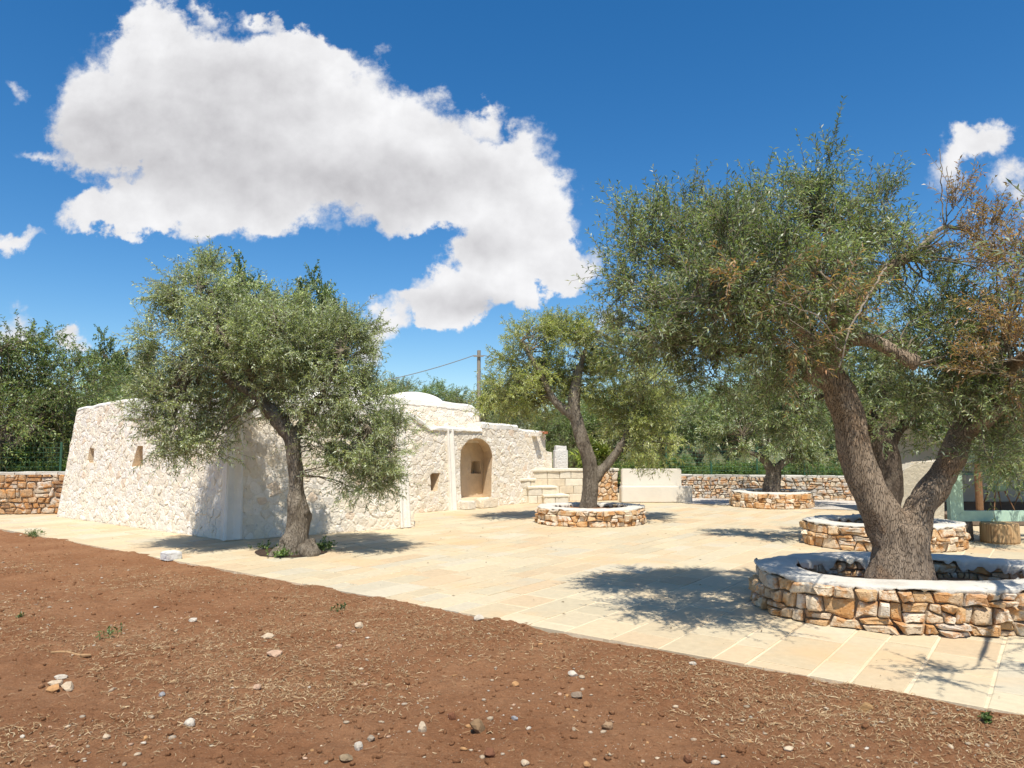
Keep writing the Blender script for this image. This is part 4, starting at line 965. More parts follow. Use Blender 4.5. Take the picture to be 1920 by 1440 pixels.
# olive in the middle planter
Y3 = 15.35; b0 = P(1104, 945, Y3)
polys = [(PL(Y3, (1104, 958), (1105, 930), (1107, 895), (1104, 865), (1093, 830), (1083, 795), (1076, 772)), [.20, .175, .16, .15, .14, .125, .11]),
         (PL(Y3, (1110, 905), (1130, 880), (1152, 855), (1166, 832)), [.11, .105, .10, .095]), (PL(Y3, (1077, 780), (1076, 745), (1081, 715), (1088, 685)), [.12, .115, .11, .09]),
         (PL(Y3, (1078, 782), (1055, 765), (1035, 745), (1020, 715), (990, 660), (975, 640)), [.11, .10, .085, .08, .06, .04]), (PL(Y3, (1088, 690), (1100, 650), (1120, 620)), [.07, .05, .03]), (PL(Y3, (1166, 835), (1185, 790), (1200, 740)), [.07, .05, .03])]
lob = LB(Y3, [(985, 655, 0, 60, 50), (1055, 645, .2, 65, 45), (1130, 645, 0, 65, 50), (955, 720, 0, 52, 60), (932, 752, .3, 38, 34), (1010, 735, .5, 62, 52), (1005, 770, .6, 48, 26), (1120, 720, .5, 70, 60), (1190, 690, 0, 62, 62), (1215, 765, -.1, 58, 62), (1170, 770, .4, 60, 50), (1225, 830, -.1, 50, 42), (1180, 815, -.3, 40, 30, .6), (1060, 700, .4, 60, 50), (1020, 610, .1, 40, 30, .7), (1090, 610, .1, 45, 30, .6), (1240, 720, .2, 50, 60)])
build_tree('olive_tree', 'yellow-green olive tree in the middle planter with a Y-shaped trunk', b0, polys, lob, 68000, .085, .019, LIGHT, 64, .028, M_bark_grey, knots=[(P(1088, 830, Y3 - .2), .07, .06)], twig_r=.005, branch_r=.016, amp=1.2)
# olive in the far planter
Y4 = 19.35; b0 = P(1445, 925, Y4)
polys = [(PL(Y4, (1444, 940), (1446, 915), (1450, 888), (1446, 872)), [.24, .20, .18, .17]), (PL(Y4, (1446, 885), (1435, 865), (1418, 852), (1398, 846), (1390, 820)), [.11, .10, .085, .075, .05]), (PL(Y4, (1450, 885), (1465, 870), (1480, 860), (1490, 830)), [.11, .10, .085, .05])]
lob = LB(Y4, [(1390, 790, 0, 60, 45), (1460, 780, 0, 70, 50), (1530, 800, 0, 55, 45), (1350, 800, .2, 50, 45), (1430, 740, .2, 80, 45), (1510, 850, -.2, 45, 28), (1370, 840, .2, 40, 25, .6), (1480, 830, -.3, 50, 28), (1550, 850, .2, 40, 35)])
build_tree('olive_tree', 'small low-forked olive tree in the farthest planter', b0, polys, lob, 30000, .10, .024, OLIVE * 1.25, 65, .035, M_bark_grey, twig_r=.006, branch_r=.018)

# ---- the trees around and behind: a few grown once, then repeated
def proto(kind, seed, n_leaf, L, Wd, pal, lobs, h_trunk=1.0, r_trunk=.16, matl=None, twig=(.3, .6), up=.3):
    r = np.random.default_rng(seed); polys = [([np.array((0, 0, -.1)), np.array((.05, 0, h_trunk * .5)), np.array((-.05, .05, h_trunk))], [r_trunk * 1.4, r_trunk, r_trunk * .8])]
    for c, R_, w, p in lobs: polys.append(([np.array((-.05, .05, h_trunk * .9)), np.array((c[0] * .4, c[1] * .4, (h_trunk + c[2]) / 2)), np.array(c) * (.8, .8, .95)], [r_trunk * .6, r_trunk * .4, r_trunk * .15]))
    co, no, fc = remesh(polys, .06); co += no * (.03 * fbm(co * (5, 5, 2) + seed, 3))[:, None]
    me_t = bpy.data.meshes.new('trunk'); me_t.from_pydata(co.tolist(), [], fc); me_t.materials.append(M_bark_grey)
    anch = [p[0][1] for p in polys[1:]] + [p[0][2] for p in polys[1:]]
    V, Fc, C_, mi = crown(lobs, anch, n_leaf, L, Wd, pal, r, twig=twig, per_twig=16, branch_r=.022, twig_r=.006, up=up)
    tmp = mk('crown', V, Fc, None, None, C_, mats=[matl or M_leaf, M_twig], midx=mi, origin=(0, 0, 0)); me_c = tmp.data; bpy.data.objects.remove(tmp)
    return me_t, me_c
def ball_lobes(seed, n, R_, z, flat=.75, rl=.42):
    r = np.random.default_rng(seed); out = []
    for k in range(n):
        q = 2 * math.pi * (k + r.uniform(0, .6)) / n * 2.4; t = r.uniform(.25, .75) * R_
        out.append((np.array((t * math.cos(q), t * math.sin(q), z + r.uniform(-.45, .6) * R_ * flat)), np.array((rl, rl, rl * .85)) * R_ * r.uniform(.8, 1.15), 1.0, None))
    return out
PR = {'olive': proto('olive', 71, 26000, .12, .03, OLIVE * 1.15 * (.95, 1.05, .9), ball_lobes(1, 11, 2.2, 2.9)),
      'olive2': proto('olive', 72, 26000, .12, .03, OLIVE * 1.0, ball_lobes(2, 12, 2.4, 3.0)),
      'bush': proto('bush', 73, 22000, .11, .035, BUSH, ball_lobes(3, 10, 1.6, 1.25, .7), .4, .07, M_oak),
      'oak': proto('oak', 74, 24000, .13, .075, DARK * 1.1, ball_lobes(4, 13, 2.6, 4.2, .9, .36), 2.2, .2, M_oak, (.35, .7)),
      'carob': proto('carob', 75, 44000, .095, .042, np.concatenate([DARK * 1.25, np.array([(.20, .24, .07), (.25, .28, .09), (.17, .21, .07)])]), ball_lobes(5, 16, 2.6, 2.9, .95, .38), 1.0, .2, M_oak, (.35, .8), .15)}
def plant(kind, name, label, u, v_top, Y, height=None, sx=1.0, rz=0., cat='tree', group=None, z=0.):
    me_t, me_c = PR[kind]; top = max(q.co.z for q in me_c.vertices) if kind not in TOPS else TOPS[kind]; TOPS[kind] = top
    ht = P(u, v_top, Y)[2]; s_ = ht / top; x = P(u, 800, Y)[0]
    root = thing(name, label, cat, (x, Y, z), group)
    root.scale = (s_ * sx, s_ * sx, s_); root.rotation_euler = (0, 0, rz)
    for nm, me in (('trunk', me_t), ('crown', me_c)):
        o = bpy.data.objects.new(nm, me); COL.objects.link(o); o.parent = root
        if nm == 'crown': o['kind'] = 'stuff'
    return root
TOPS = {}
BGT = [('carob', 'evergreen_tree', 'dense dark evergreen tree at the left edge behind the reddish wall', -5, 556, 19.5, .92, .3),
       ('carob', 'evergreen_tree', 'dark low evergreen between the left edge tree and the white house', 90, 735, 22, 1.15, 2.1),
       ('olive', 'olive_tree', 'pale green olive tree behind the left corner of the white house', 165, 700, 24, 1.1, .5),
       ('olive2', 'olive_tree', 'olive tree directly behind the left parapet of the white house', 245, 675, 25, 1.15, 1.9),
       ('oak', 'oak_tree', 'small dark oak crown rising over the left parapet', 232, 612, 34, .62, .4),
       ('oak', 'oak_tree', 'dark oak crown showing over the top left of the silvery olive', 455, 482, 30, .62, 1.3),
       ('oak', 'oak_tree', 'dark oak crown showing over the top middle of the silvery olive', 520, 490, 30.5, .60, 2.6),
       ('oak', 'oak_tree', 'dark oak crown showing over the top right of the silvery olive', 590, 512, 31, .62, 4.4),
       ('olive', 'olive_tree', 'olive tree hidden behind the silvery olive and the left wing of the house', 380, 690, 27, 1.3, 3.3),
       ('olive2', 'olive_tree', 'olive tree behind the round dome left of the cable', 650, 690, 33, 1.25, 4.1),
       ('olive2', 'olive_tree', 'distant olive tree just left of the white dome', 725, 690, 38, 1.15, .8),
       ('olive', 'olive_tree', 'distant olive tree right behind the white dome', 785, 706, 37, 1.2, 2.2),
       ('olive', 'olive_tree', 'distant rounded olive tree left of the utility pole', 850, 692, 36, 1.0, 1.0),
       ('olive2', 'olive_tree', 'distant olive tree right behind the utility pole', 915, 690, 35, 1.1, 5.2),
       ('olive2', 'olive_tree', 'dark olive tree behind the stepped end of the house', 985, 730, 29, 1.1, 3.9),
       ('carob', 'evergreen_tree', 'dark shrub-like tree behind the white pillar', 1065, 752, 27, 1.0, 5.0),
       ('olive', 'olive_tree', 'olive tree behind the plastered bench, left of the fence', 1150, 700, 27.5, 1.2, .1),
       ('olive2', 'olive_tree', 'olive tree beyond the fence at the left end of the long wall', 1255, 690, 26, 1.15, 2.0),
       ('olive', 'olive_tree', 'shaded olive tree beyond the fence behind the farthest planter', 1370, 670, 26.5, 1.2, 3.0),
       ('olive2', 'olive_tree', 'olive tree beyond the fence right of the farthest planter', 1490, 680, 26, 1.2, 4.0),
       ('olive', 'olive_tree', 'olive tree beyond the fence behind the thick dark trunk', 1610, 690, 27, 1.2, 5.0),
       ('olive2', 'olive_tree', 'olive tree beyond the pale stub wall on the right', 1740, 690, 27, 1.25, 1.2),
       ('olive', 'olive_tree', 'olive tree behind the green chairs at the right edge', 1880, 660, 27, 1.3, .6),
       ('olive', 'olive_tree', 'far olive tree of the second row, above the plastered bench', 1105, 700, 36, 1.3, .4),
       ('olive2', 'olive_tree', 'far olive tree of the second row, over the left end of the long wall', 1310, 720, 35, 1.35, 1.4),
       ('olive', 'olive_tree', 'far olive tree of the second row, behind the farthest planter', 1430, 715, 36, 1.4, 2.4),
       ('olive2', 'olive_tree', 'far olive tree of the second row, right of the farthest planter', 1560, 715, 35, 1.4, 3.4),
       ('olive', 'olive_tree', 'far olive tree of the second row, behind the big trunk', 1690, 715, 36, 1.4, 4.4),
       ('bush', 'shrub', 'broad dark shrub at the foot of the fence, behind the bench end', 1255, 850, 24.8, 1.9, 3.3),
       ('bush', 'shrub', 'broad dark shrub at the foot of the fence, left of the farthest trunk', 1345, 850, 24.6, 1.9, .3),
       ('bush', 'shrub', 'broad dark shrub at the foot of the fence, right behind the farthest trunk', 1455, 852, 24.3, 1.9, 1.3),
       ('bush', 'shrub', 'broad dark shrub at the foot of the fence, left of the thick dark trunk', 1570, 852, 24.0, 1.9, 2.6),
       ('bush', 'shrub', 'broad dark shrub at the foot of the fence, behind the big trunk', 1690, 850, 23.8, 1.9, 4.0),
       ('bush', 'shrub', 'bright green shrub behind the left end of the reddish wall', 20, 812, 20.2, 1.1, .2),
       ('bush', 'shrub', 'green shrub between the reddish wall and the house corner', 98, 838, 19.6, 1.3, 1.2),
       ('bush', 'shrub', 'green shrub behind the left end of the long grey wall', 1290, 862, 23.6, 1.4, 2.2),
       ('bush', 'shrub', 'green shrub behind the grey wall left of the farthest olive', 1385, 858, 23.4, 1.4, 3.6),
       ('bush', 'shrub', 'dark rounded shrub behind the grey wall right of the farthest olive', 1525, 860, 23.0, 1.3, 4.7),
       ('bush', 'shrub', 'green shrub behind the grey wall beside the thick dark trunk', 1625, 868, 22.8, 1.3, 5.9),
       ('bush', 'shrub', 'dark green shrub behind the plastered bench', 1215, 835, 24.5, 1.5, .9)]
for kind, nm, lab, u, vt, Y, sx, rz in BGT: plant(kind, nm, lab, u, vt, Y, None, sx, rz, 'shrub' if nm == 'shrub' else 'tree', {'olive_tree': 'olive trees of the background', 'oak_tree': 'oaks behind the house', 'evergreen_tree': 'dark evergreens', 'shrub': 'shrubs behind the walls'}[nm])

# the yellow-green leafy shrub behind the middle trunk
r = np.random.default_rng(9); q = P(1112, 878, 21.6)
root = thing('leafy_shrub', 'yellow-green long-leaved shrub seen through the fork of the middle olive', 'shrub', (q[0], q[1], 0))
V, Fc, C_, mi = crown([(P(1112, 850, 21.6), (.55, .4, .35), 1, None), (P(1085, 850, 21.6), (.3, .3, .4), 1, None), (P(1140, 862, 21.6), (.3, .3, .3), 1, None)], [np.array((q[0], q[1], .3))], 1500, .22, .055, np.array([(.24, .30, .05), (.30, .34, .08), (.18, .24, .04)]), r, twig=(.2, .4), per_twig=14, up=.9, twig_r=.006)
mk('foliage', V, Fc, None, root, C_, kind='stuff', mats=[M_oak, M_twig], midx=mi)
v, f = tube([(q[0], q[1], -.05), (q[0] + .02, q[1], .35)], [.05, .03], 8); mk('stem', v, f, M_bark_grey, root)

# ------------------------------------------------------------------ pole, cable, fences
pt = P(898, 657, 30.); v, f = tube([(pt[0], 30, -.1), (pt[0], 30, pt[2])], [.10, .075], 12)
pole = thing('utility_pole', 'slim concrete utility pole behind the house', 'utility pole', (pt[0], 30, 0)); mk('post', v, f, M_pole, pole)
m_ = MB(); m_.box(pt[0] - .22, pt[0] + .2, 29.86, 29.92, pt[2] - .28, pt[2] - .22); m_.build('bracket', M_pole, pole)
c0 = np.array((pt[0] - .2, 29.9, pt[2] - .22)); c1 = P(420, 735, 30.2); pts = [c0 + (c1 - c0) * t + np.array((0, 0, -.55 * 4 * t * (1 - t))) for t in np.linspace(0, 1, 24)]
v, f = tube(pts, [.017] * 24, 6); tag(mk('overhead_cable', v, f, M_cable), 'sagging overhead cable running left from the utility pole', 'cable')
c1 = P(1250, 690, 31); pts = [c0 + np.array((.4, 0, 0)) + (c1 - c0) * t + np.array((0, 0, -.4 * 4 * t * (1 - t))) for t in np.linspace(0, 1, 16)]
v, f = tube(pts, [.017] * 16, 6); tag(mk('overhead_cable', v, f, M_cable), 'overhead cable leaving the utility pole to the right, into the olive', 'cable')
def fence(label, p0_, p1_, hgt, npost):
    p0_ = np.array(p0_); p1_ = np.array(p1_); root = thing('wire_fence', label, 'fence', tuple((p0_ + p1_) / 2))
    for k in range(npost):
        p = p0_ + (p1_ - p0_) * k / (npost - 1); v, f = tube([p + (0, 0, -.1), p + (0, 0, hgt)], [.028, .028], 8); mk('post', v, f, M_wire, root)
    m = MB(); L = np.linalg.norm(p1_ - p0_); n = int(L / .10)
    for k in range(n):
        p = p0_ + (p1_ - p0_) * k / n; v, f = tube([p + (0, 0, .05), p + (0, 0, hgt - .05)], [.004, .004], 3); m.add(v, f)
    for z in np.arange(.1, hgt, .12): v, f = tube([p0_ + (0, 0, z), p1_ + (0, 0, z)], [.004, .004], 3); m.add(v, f)
    m.build('wire_mesh', M_wire, root, kind='stuff')
q = P(1250, 900, 23.1); q2 = P(1790, 900, 21.3); fence('green wire mesh fence behind the long grey stone wall', (q[0], q[1], 0), (q2[0], q2[1], 0), 1.65, 7)
q = P(-160, 900, 17.9); q2 = P(112, 900, 18.4); fence('thin green wire fence behind the reddish wall on the left', (q[0], q[1], 0), (q2[0], q2[1], 0), 1.68, 3)

# ------------------------------------------------------------------ right: stub wall, mint frame on logs, porch with green chairs
ys_ = 14.2
ol = [P(u, v, ys_) for u, v in ((1690, 985), (1687, 930), (1686, 893), (1700, 882), (1712, 868), (1728, 870), (1750, 866), (1772, 862), (1772, 985))]
ol[0][2] = 0; ol[-1][2] = 0
bm = bmesh.new(); lo = [bm.verts.new(p) for p in ol]; hi = [bm.verts.new(p + np.array((.05, .45, 0))) for p in ol]; n = len(ol)
bm.faces.new(lo); bm.faces.new(hi[::-1])
for i in range(n): bm.faces.new((lo[i], lo[(i + 1) % n], hi[(i + 1) % n], hi[i]))
bmesh.ops.bevel(bm, geom=[e for e in bm.edges if e.calc_length() > 0], offset=.035, segments=2, affect='EDGES')
V = [v.co[:] for v in bm.verts]; Fc = [tuple(v.index for v in f.verts) for f in bm.faces]; bm.free()
tag(mk('stub_wall', V, Fc, attr_mat('rough_beige_plaster', 5, .12, 14, .03, .92, base=(.60, .53, .41)), None, np.ones((len(V), 3))), 'pale plastered stub wall with a shaped top, seen behind the big trunk', 'wall')
yf = 12.4
fr = thing('picture_frame_bench', 'large mint green timber frame resting on log stumps', 'frame', (P(1850, 977, yf)[0], yf, P(1850, 977, yf)[2]))
x0 = P(1779, 960, yf)[0]; x1 = x0 + 2.6; zb_ = P(1800, 977, yf)[2]; zi = P(1800, 957.5, yf)[2]; wv = .225; zt_ = 1.55
def mitre(name, a_, b_, c_, d_):
    V = [(x, yf - .05, z) for x, z in (a_, b_, c_, d_)] + [(x, yf + .05, z) for x, z in (a_, b_, c_, d_)]
    mk(name, V, [(0, 1, 2, 3), (7, 6, 5, 4), (0, 4, 5, 1), (1, 5, 6, 2), (2, 6, 7, 3), (3, 7, 4, 0)], M_green, fr)
e_ = .002
mitre('bottom_board', (x0, zb_), (x1, zb_), (x1 - wv - e_, zi), (x0 + wv + e_, zi)); mitre('side_board', (x0, zb_ + e_), (x0 + wv, zi + e_), (x0 + wv, zt_ - wv - e_), (x0, zt_ - e_))
mitre('side_board', (x1, zb_ + e_), (x1 - wv, zi + e_), (x1 - wv, zt_ - wv - e_), (x1, zt_ - e_)); mitre('top_board', (x0, zt_), (x1, zt_), (x1 - wv - e_, zt_ - wv), (x0 + wv + e_, zt_ - wv))
def log(label, name, u, v_base, rad, ht, mat, seed, y=None, ridges=0.):
    c = G(u, v_base) if y is None else np.array((P(u, 1000, y)[0], y, 0)); V = []; Fc = []; n = 40; zs_ = [0, .03, ht * .5, ht - .025, ht]
    root = thing(name, label, 'stump', tuple(c))
    for i, z in enumerate(zs_):
        for k in range(n):
            q = 2 * math.pi * k / n; w = 1 + .05 * fbm(np.array([[math.cos(q) * 1.5, math.sin(q) * 1.5, seed + z * .6]]))[0] + ridges * abs(math.sin(k * 2.4 + seed)) ; R_ = rad * w * (1.03 - .03 * z / ht) - (.012 if i in (0, 4) else 0); V.append((c[0] + R_ * math.cos(q), c[1] + R_ * math.sin(q), z))
    for i in range(4):
        for k in range(n): k2 = (k + 1) % n; Fc.append((i * n + k, i * n + k2, (i + 1) * n + k2, (i + 1) * n + k))
    mk('trunk_section', V, Fc, mat, root)
    mk('sawn_top', V[4 * n:], [tuple(range(n))], M_log, root)
hl = zb_ - .004
log('pale debarked log stool under the mint green frame', 'log_stool', 1875, 1017, .275, hl, M_log, 3.)
log('dark bark-covered stump under the left end of the mint green frame', 'log_stump', 1797, 1003, .20, hl, M_bark, 9., yf + .15, .06)
# porch behind
px0 = P(1765, 1000, 14.6)[0]
pl_ = thing('porch', 'shaded porch with a low plinth, pale back wall and flat added shade cover at the right edge', 'porch', (px0 + 3, 14.6, 0))
soft_box(pl_, 'plinth', px0 + .15, px0 + 7, 14.6, 18.2, 0, .22, attr_mat('brown_boards', 8, .2, 30, .004, .85, base=(.20, .15, .11)))
soft_box(pl_, 'back_wall', px0 + .15, px0 + 7, 18.0, 18.3, .221, 2.35, M_plaster)
soft_box(pl_, 'shade_roof', px0 + 0, px0 + 7.2, 14.4, 18.5, 2.352, 2.48, M_wood)  # unseen flat cover, added overhead to keep the porch dark
for xx in (px0 + .95, px0 + 3.5, px0 + 6.5):
    v, f = tube([(xx, 14.85, .221), (xx, 14.85, 2.35)], [.07, .065], 12); mk('post', v, f, M_wood, pl_)
tb = thing('dining_table', 'long dark green table on the porch behind the chairs', 'table', (px0 + 2.2, 16.4, .222))
soft_box(tb, 'tabletop', px0 + .7, px0 + 4.2, 16.0, 16.9, .95, 1.0, M_chair, .01)
for sx in (px0 + .85, px0 + 4.05):
    for sy in (16.1, 16.8): m_ = MB(); m_.box(sx - .035, sx + .035, sy - .035, sy + .035, .222, .95); m_.build('leg', M_wood, tb)
def shell_chair(label, x, y, rz):
    root = thing('shell_chair', label, 'chair', (x, y, .222), 'green shell chairs'); ca, sa = math.cos(rz), math.sin(rz)
    V = []; n, m = 12, 10
    for i in range(n + 1):                       # one moulded shell: seat curling up into the back and arms
        t = i / n
        for k in range(m + 1):
            s_ = k / m * 2 - 1; half = .25 - .02 * t; lx = s_ * half * (1 - .10 * abs(s_))
            if t < .5: ly = -.22 + t / .5 * .38; lz = .44 - .03 * math.sin(t * 2 * math.pi) + .16 * abs(s_) ** 2.5 * (.35 + t)
            else: q = (t - .5) / .5; ly = .16 + .10 * math.sin(q * 1.4) - .14 * abs(s_) ** 2.2 * (1 - .3 * q); lz = .43 + .40 * q + .13 * abs(s_) ** 2.5 * (1 - q) - .06 * abs(s_) ** 3 * q
            V.append((x + lx * ca - ly * sa, y + lx * sa + ly * ca, .222 + lz))
    Fc = [(i * (m + 1) + k, i * (m + 1) + k + 1, (i + 1) * (m + 1) + k + 1, (i + 1) * (m + 1) + k) for i in range(n) for k in range(m)]
    o = mk('seat_shell', V, Fc, M_chair, root, smooth=True); sm = o.modifiers.new('t', 'SOLIDIFY'); sm.thickness = .012
    for sx in (-1, 1):
        for sy in (-1, 1):
            a_ = (x + (sx * .10) * ca - (sy * .10) * sa, y + (sx * .10) * sa + (sy * .10) * ca, .645); b2 = (x + (sx * .22) * ca - (sy * .22) * sa, y + (sx * .22) * sa + (sy * .22) * ca, .222)
            v, f = tube([a_, b2], [.016, .011], 8); mk('leg', v, f, M_wood, root)
xc = P(1870, 940, 15.5)[0]
shell_chair('green moulded shell chair behind the log stool, left of the edge chair', xc, 15.5, math.pi)
shell_chair('green moulded shell chair cut by the right edge of the picture', xc + .68, 15.5, math.pi + .1)
shell_chair('green moulded shell chair hidden behind the right fork of the big trunk', xc - 1.05, 15.6, math.pi - .15)

# ------------------------------------------------------------------ left olive's pit, plants, loose stones, straw
c = G(545, 1035); m_ = MB(); V = []
r0 = random.Random(4)
for k in range(20): q = 2 * math.pi * k / 20; rr = 1 + r0.uniform(-.06, .06); V.append((c[0] + (E1[0] * math.cos(q) * .62 + E2[0] * math.sin(q) * .5) * rr, c[1] + (E1[1] * math.cos(q) * .62 + E2[1] * math.sin(q) * .5) * rr, .009))
V.append((c[0], c[1], .05)); m_.add(V, [(k, (k + 1) % 20, 20) for k in range(20)]); M_pit = attr_mat('dark_pit_soil', 20, .3, 40, .03, .95, base=(.07, .045, .03))
o = m_.build('tree_pit', M_pit); o['kind'] = 'structure'
def weed(name, label, base, n, L, Wd, pal, spread, seed, upz=1.0, cat='plant', group=None):
    r = np.random.default_rng(seed); base = np.array(base); root = thing(name, label, cat, tuple(base), group)
    ns = max(3, n // 9); st = base + np.concatenate([r.normal(size=(ns, 2)) * spread * .5, np.zeros((ns, 1))], 1); dirs = unit(np.concatenate([r.normal(size=(ns, 2)) * .7, np.full((ns, 1), upz)], 1)); ln = r.uniform(.5, 1, ns) * spread * .9
    t = np.linspace(0, 1, 5)[None, :, None]; tw = st[:, None] + dirs[:, None] * t * ln[:, None, None]; tw[:, 0, 2] = base[2] - .01
    tv, tf = tubes_batch(tw, np.full((ns, 5), max(.002, L * .04)), 3); mk('stems', tv, tf, M_oak, root, np.tile(pal[0], (len(tv), 1)), kind='stuff')
    k = 9; tt = r.uniform(.15, 1, (ns, k)); pos_ = (st[:, None] + dirs[:, None] * (tt * ln[:, None])[..., None]).reshape(-1, 3); ld = unit(r.normal(size=pos_.shape) + np.repeat(dirs, k, 0) * .6); nn = len(pos_)
    sd = unit(np.cross(ld, r.normal(size=(nn, 3)) * .4 + np.array((0, 0, 1)))); nr = np.cross(sd, ld); ll = L * r.uniform(.6, 1.2, (nn, 1)); ww = Wd * r.uniform(.7, 1.2, (nn, 1))
    v = np.stack([pos_, pos_ + ld * ll * .5 + sd * ww * .5 + nr * ww * .2, pos_ + ld * ll, pos_ + ld * ll * .5 - sd * ww * .5 + nr * ww * .2], 1).reshape(-1, 3)
    v[:, 2] = np.maximum(v[:, 2], base[2] + .003)
    mk('leaves', v, np.arange(nn)[:, None] * 4 + np.array([[0, 1, 2, 3]]), M_oak, root, np.repeat(pal[r.integers(0, len(pal), nn)], 4, 0), kind='stuff')
WEED = np.array([(.12, .20, .05), (.16, .24, .06), (.09, .15, .04), (.20, .26, .09)])
def on_soil(u, v): q = G(u, v); return (q[0], q[1], float(soil_z(q[0], q[1])))
q = G(605, 1031); weed('ground_plant', 'low green plants right of the twisted olive trunk', (q[0], q[1], .012), 420, .045, .025, WEED, .22, 1, .6)
q = G(528, 1044); weed('ground_plant', 'low pale green plants at the front foot of the twisted olive trunk', (q[0], q[1], .02), 300, .045, .027, WEED * 1.15, .17, 2, .6)
q = G(496, 1030); weed('ground_plant', 'dark green plants left of the twisted olive trunk', (q[0], q[1], .012), 150, .04, .022, WEED * .7, .15, 3, .6)
weed('weed', 'grey-green weed tuft at the soil edge on the far left', on_soil(66, 1005), 200, .06, .014, WEED * .85, .16, 4, 1.1)
weed('weed', 'thin upright weed in the open red soil on the left', on_soil(208, 1190), 70, .05, .012, WEED * .8, .11, 5, 2.2)
weed('weed', 'small dark weed near the middle of the soil edge', on_soil(637, 1143), 70, .04, .016, WEED * .55, .07, 6, 1.2)
weed('weed', 'small blue-green weed at the paving edge, bottom right corner', on_soil(1853, 1342), 60, .035, .026, WEED * .6, .05, 7, 1.2)
weed('weed', 'tiny weed low on the left in the red soil', on_soil(46, 1158), 40, .03, .012, WEED * .6, .05, 8, 1.2)

_ico = bmesh.new(); bmesh.ops.create_icosphere(_ico, subdivisions=2, radius=1); ICO_V = np.array([v.co[:] for v in _ico.verts]); ICO_F = [tuple(v.index for v in f.verts) for f in _ico.faces]; _ico.free()
_ico = bmesh.new(); bmesh.ops.create_icosphere(_ico, subdivisions=1, radius=1); IC1_V = np.array([v.co[:] for v in _ico.verts]); IC1_F = np.array([[v.index for v in f.verts] for f in _ico.faces]); _ico.free()
def rock(label, u, v, wpx, hpx, col, seed, cat='stone', group='loose stones on the red soil'):
    q = G(u, v); d = q[1]; w = wpx * d / F / 2; h_ = hpx * d / F / 2 * 1.1; V = ICO_V * (1 + .55 * fbm(ICO_V * 1.3 + seed * 5.1, 3))[:, None]
    for k in range(5):                                    # chisel some flat faces
        nrm = unit(np.random.default_rng(seed * 10 + k).normal(size=3)); dd = V @ nrm; V = V - np.outer(np.maximum(dd - .62, 0), nrm)
    V = V * (w, w * .85, h_); z = float(soil_z(q[0], q[1])); V = V + (q[0], q[1] + w * .3, z + h_ * .45)
    tag(mk('field_stone', V, ICO_F, M_rock, None, np.tile(np.array(col) * .86, (len(V), 1))), label, cat, group)
CR = (.66, .52, .36); WH = (.66, .58, .47); BR = (.30, .19, .10); OR = (.58, .32, .14); GY = (.34, .33, .33); PK = (.60, .40, .27)
for i, (lab, u, v, w, h_, c) in enumerate([
    ('flat white stone at the back of the small stone cluster, lower left', 112, 1264, 24, 12, WH), ('pale flat stone in the middle of the lower left stone cluster', 104, 1277, 30, 14, CR), ('orange stone at the front left of the lower left cluster', 98, 1290, 26, 17, OR), ('cream stone at the right of the lower left cluster', 125, 1285, 26, 16, CR),
    ('small blue-grey stone alone on smooth red soil, left', 302, 1299, 14, 9, GY), ('jagged white stone on smooth red soil near the bottom left', 353, 1349, 24, 16, WH), ('small cream cube-like stone near the bottom left', 197, 1384, 13, 12, CR), ('small yellow stone right of the cream cube-like one', 273, 1377, 13, 9, OR),
    ('wide flat pinkish stone half sunk in the soil', 515, 1221, 34, 12, PK), ('flat pale stone beside a bit of stick, left of centre', 500, 1191, 28, 10, CR), ('pale flat stone on the rough soil left of the thin weed', 361, 1164, 20, 9, WH), ('small orange-tan stone in smooth soil, left of centre', 480, 1285, 18, 11, PK),
    ('pale orange stone near the soil edge under the silvery olive', 673, 1175, 20, 12, CR), ('pinkish stone just below the soil edge left of centre', 634, 1209, 14, 9, PK), ('large olive-brown stone, bottom centre', 897, 1360, 34, 26, BR), ('round reddish clod left of the large olive-brown stone', 848, 1336, 18, 16, (.24, .10, .05)),
    ('upright cream stone standing in the soil, bottom centre', 793, 1362, 18, 26, CR), ('olive-brown stone near the bottom edge left of centre', 648, 1410, 28, 18, (.38, .28, .17)), ('white stone standing behind the olive-brown one near the bottom edge', 671, 1394, 18, 20, WH), ('rounded grey-brown stone near the bottom edge, by the white one', 695, 1380, 16, 14, (.42, .34, .25)),
    ('bright white flat stone on straw, right of centre', 1075, 1262, 22, 11, WH), ('grey-brown stone in the straw right of centre', 1082, 1300, 22, 15, (.32, .24, .17)), ('reddish-orange stone in the soil at centre', 967, 1273, 16, 11, OR), ('ochre-brown stone by the paving edge on the right', 1625, 1316, 26, 20, (.42, .25, .11)),
    ('small white stone by the soil edge right of centre', 1299, 1240, 13, 9, WH), ('rough tan stone half buried, right of the bottom centre', 1140, 1360, 24, 16, (.40, .26, .15)), ('dark red clod near the bottom edge right of centre', 918, 1408, 20, 18, (.22, .095, .05)), ('pale stone against the paving edge, centre left', 898, 1157, 22, 11, WH),
    ('flat tan stone in the straw near the bottom right', 1480, 1395, 20, 9, CR), ('dark clod in the bottom right soil', 1290, 1420, 18, 15, (.22, .10, .05)), ('grey pebble-sized stone beside the bottom centre stones', 965, 1338, 13, 9, GY), ('cream stone near the bottom edge right of the dark clod', 985, 1423, 18, 11, CR), ('orange stone near the bottom edge beside the cream one', 1100, 1428, 14, 11, OR)]):
    rock(lab, u, v, w, h_, c, i + 1)
q = G(314, 1050); tag(rough_block('loose_block', (q[0], q[1] + .1, .045), .24, .22, .12, -.7, M_rubble, None, (.72, .70, .66), 2, .1), 'loose grey-white stone block lying on the paving edge, left', 'stone block')
q0, q1 = on_soil(95, 1222), on_soil(172, 1218); pts = [np.array(q0) + (np.array(q1) - np.array(q0)) * t + np.array((0, .03 * math.sin(t * 6), .014)) for t in np.linspace(0, 1, 9)]
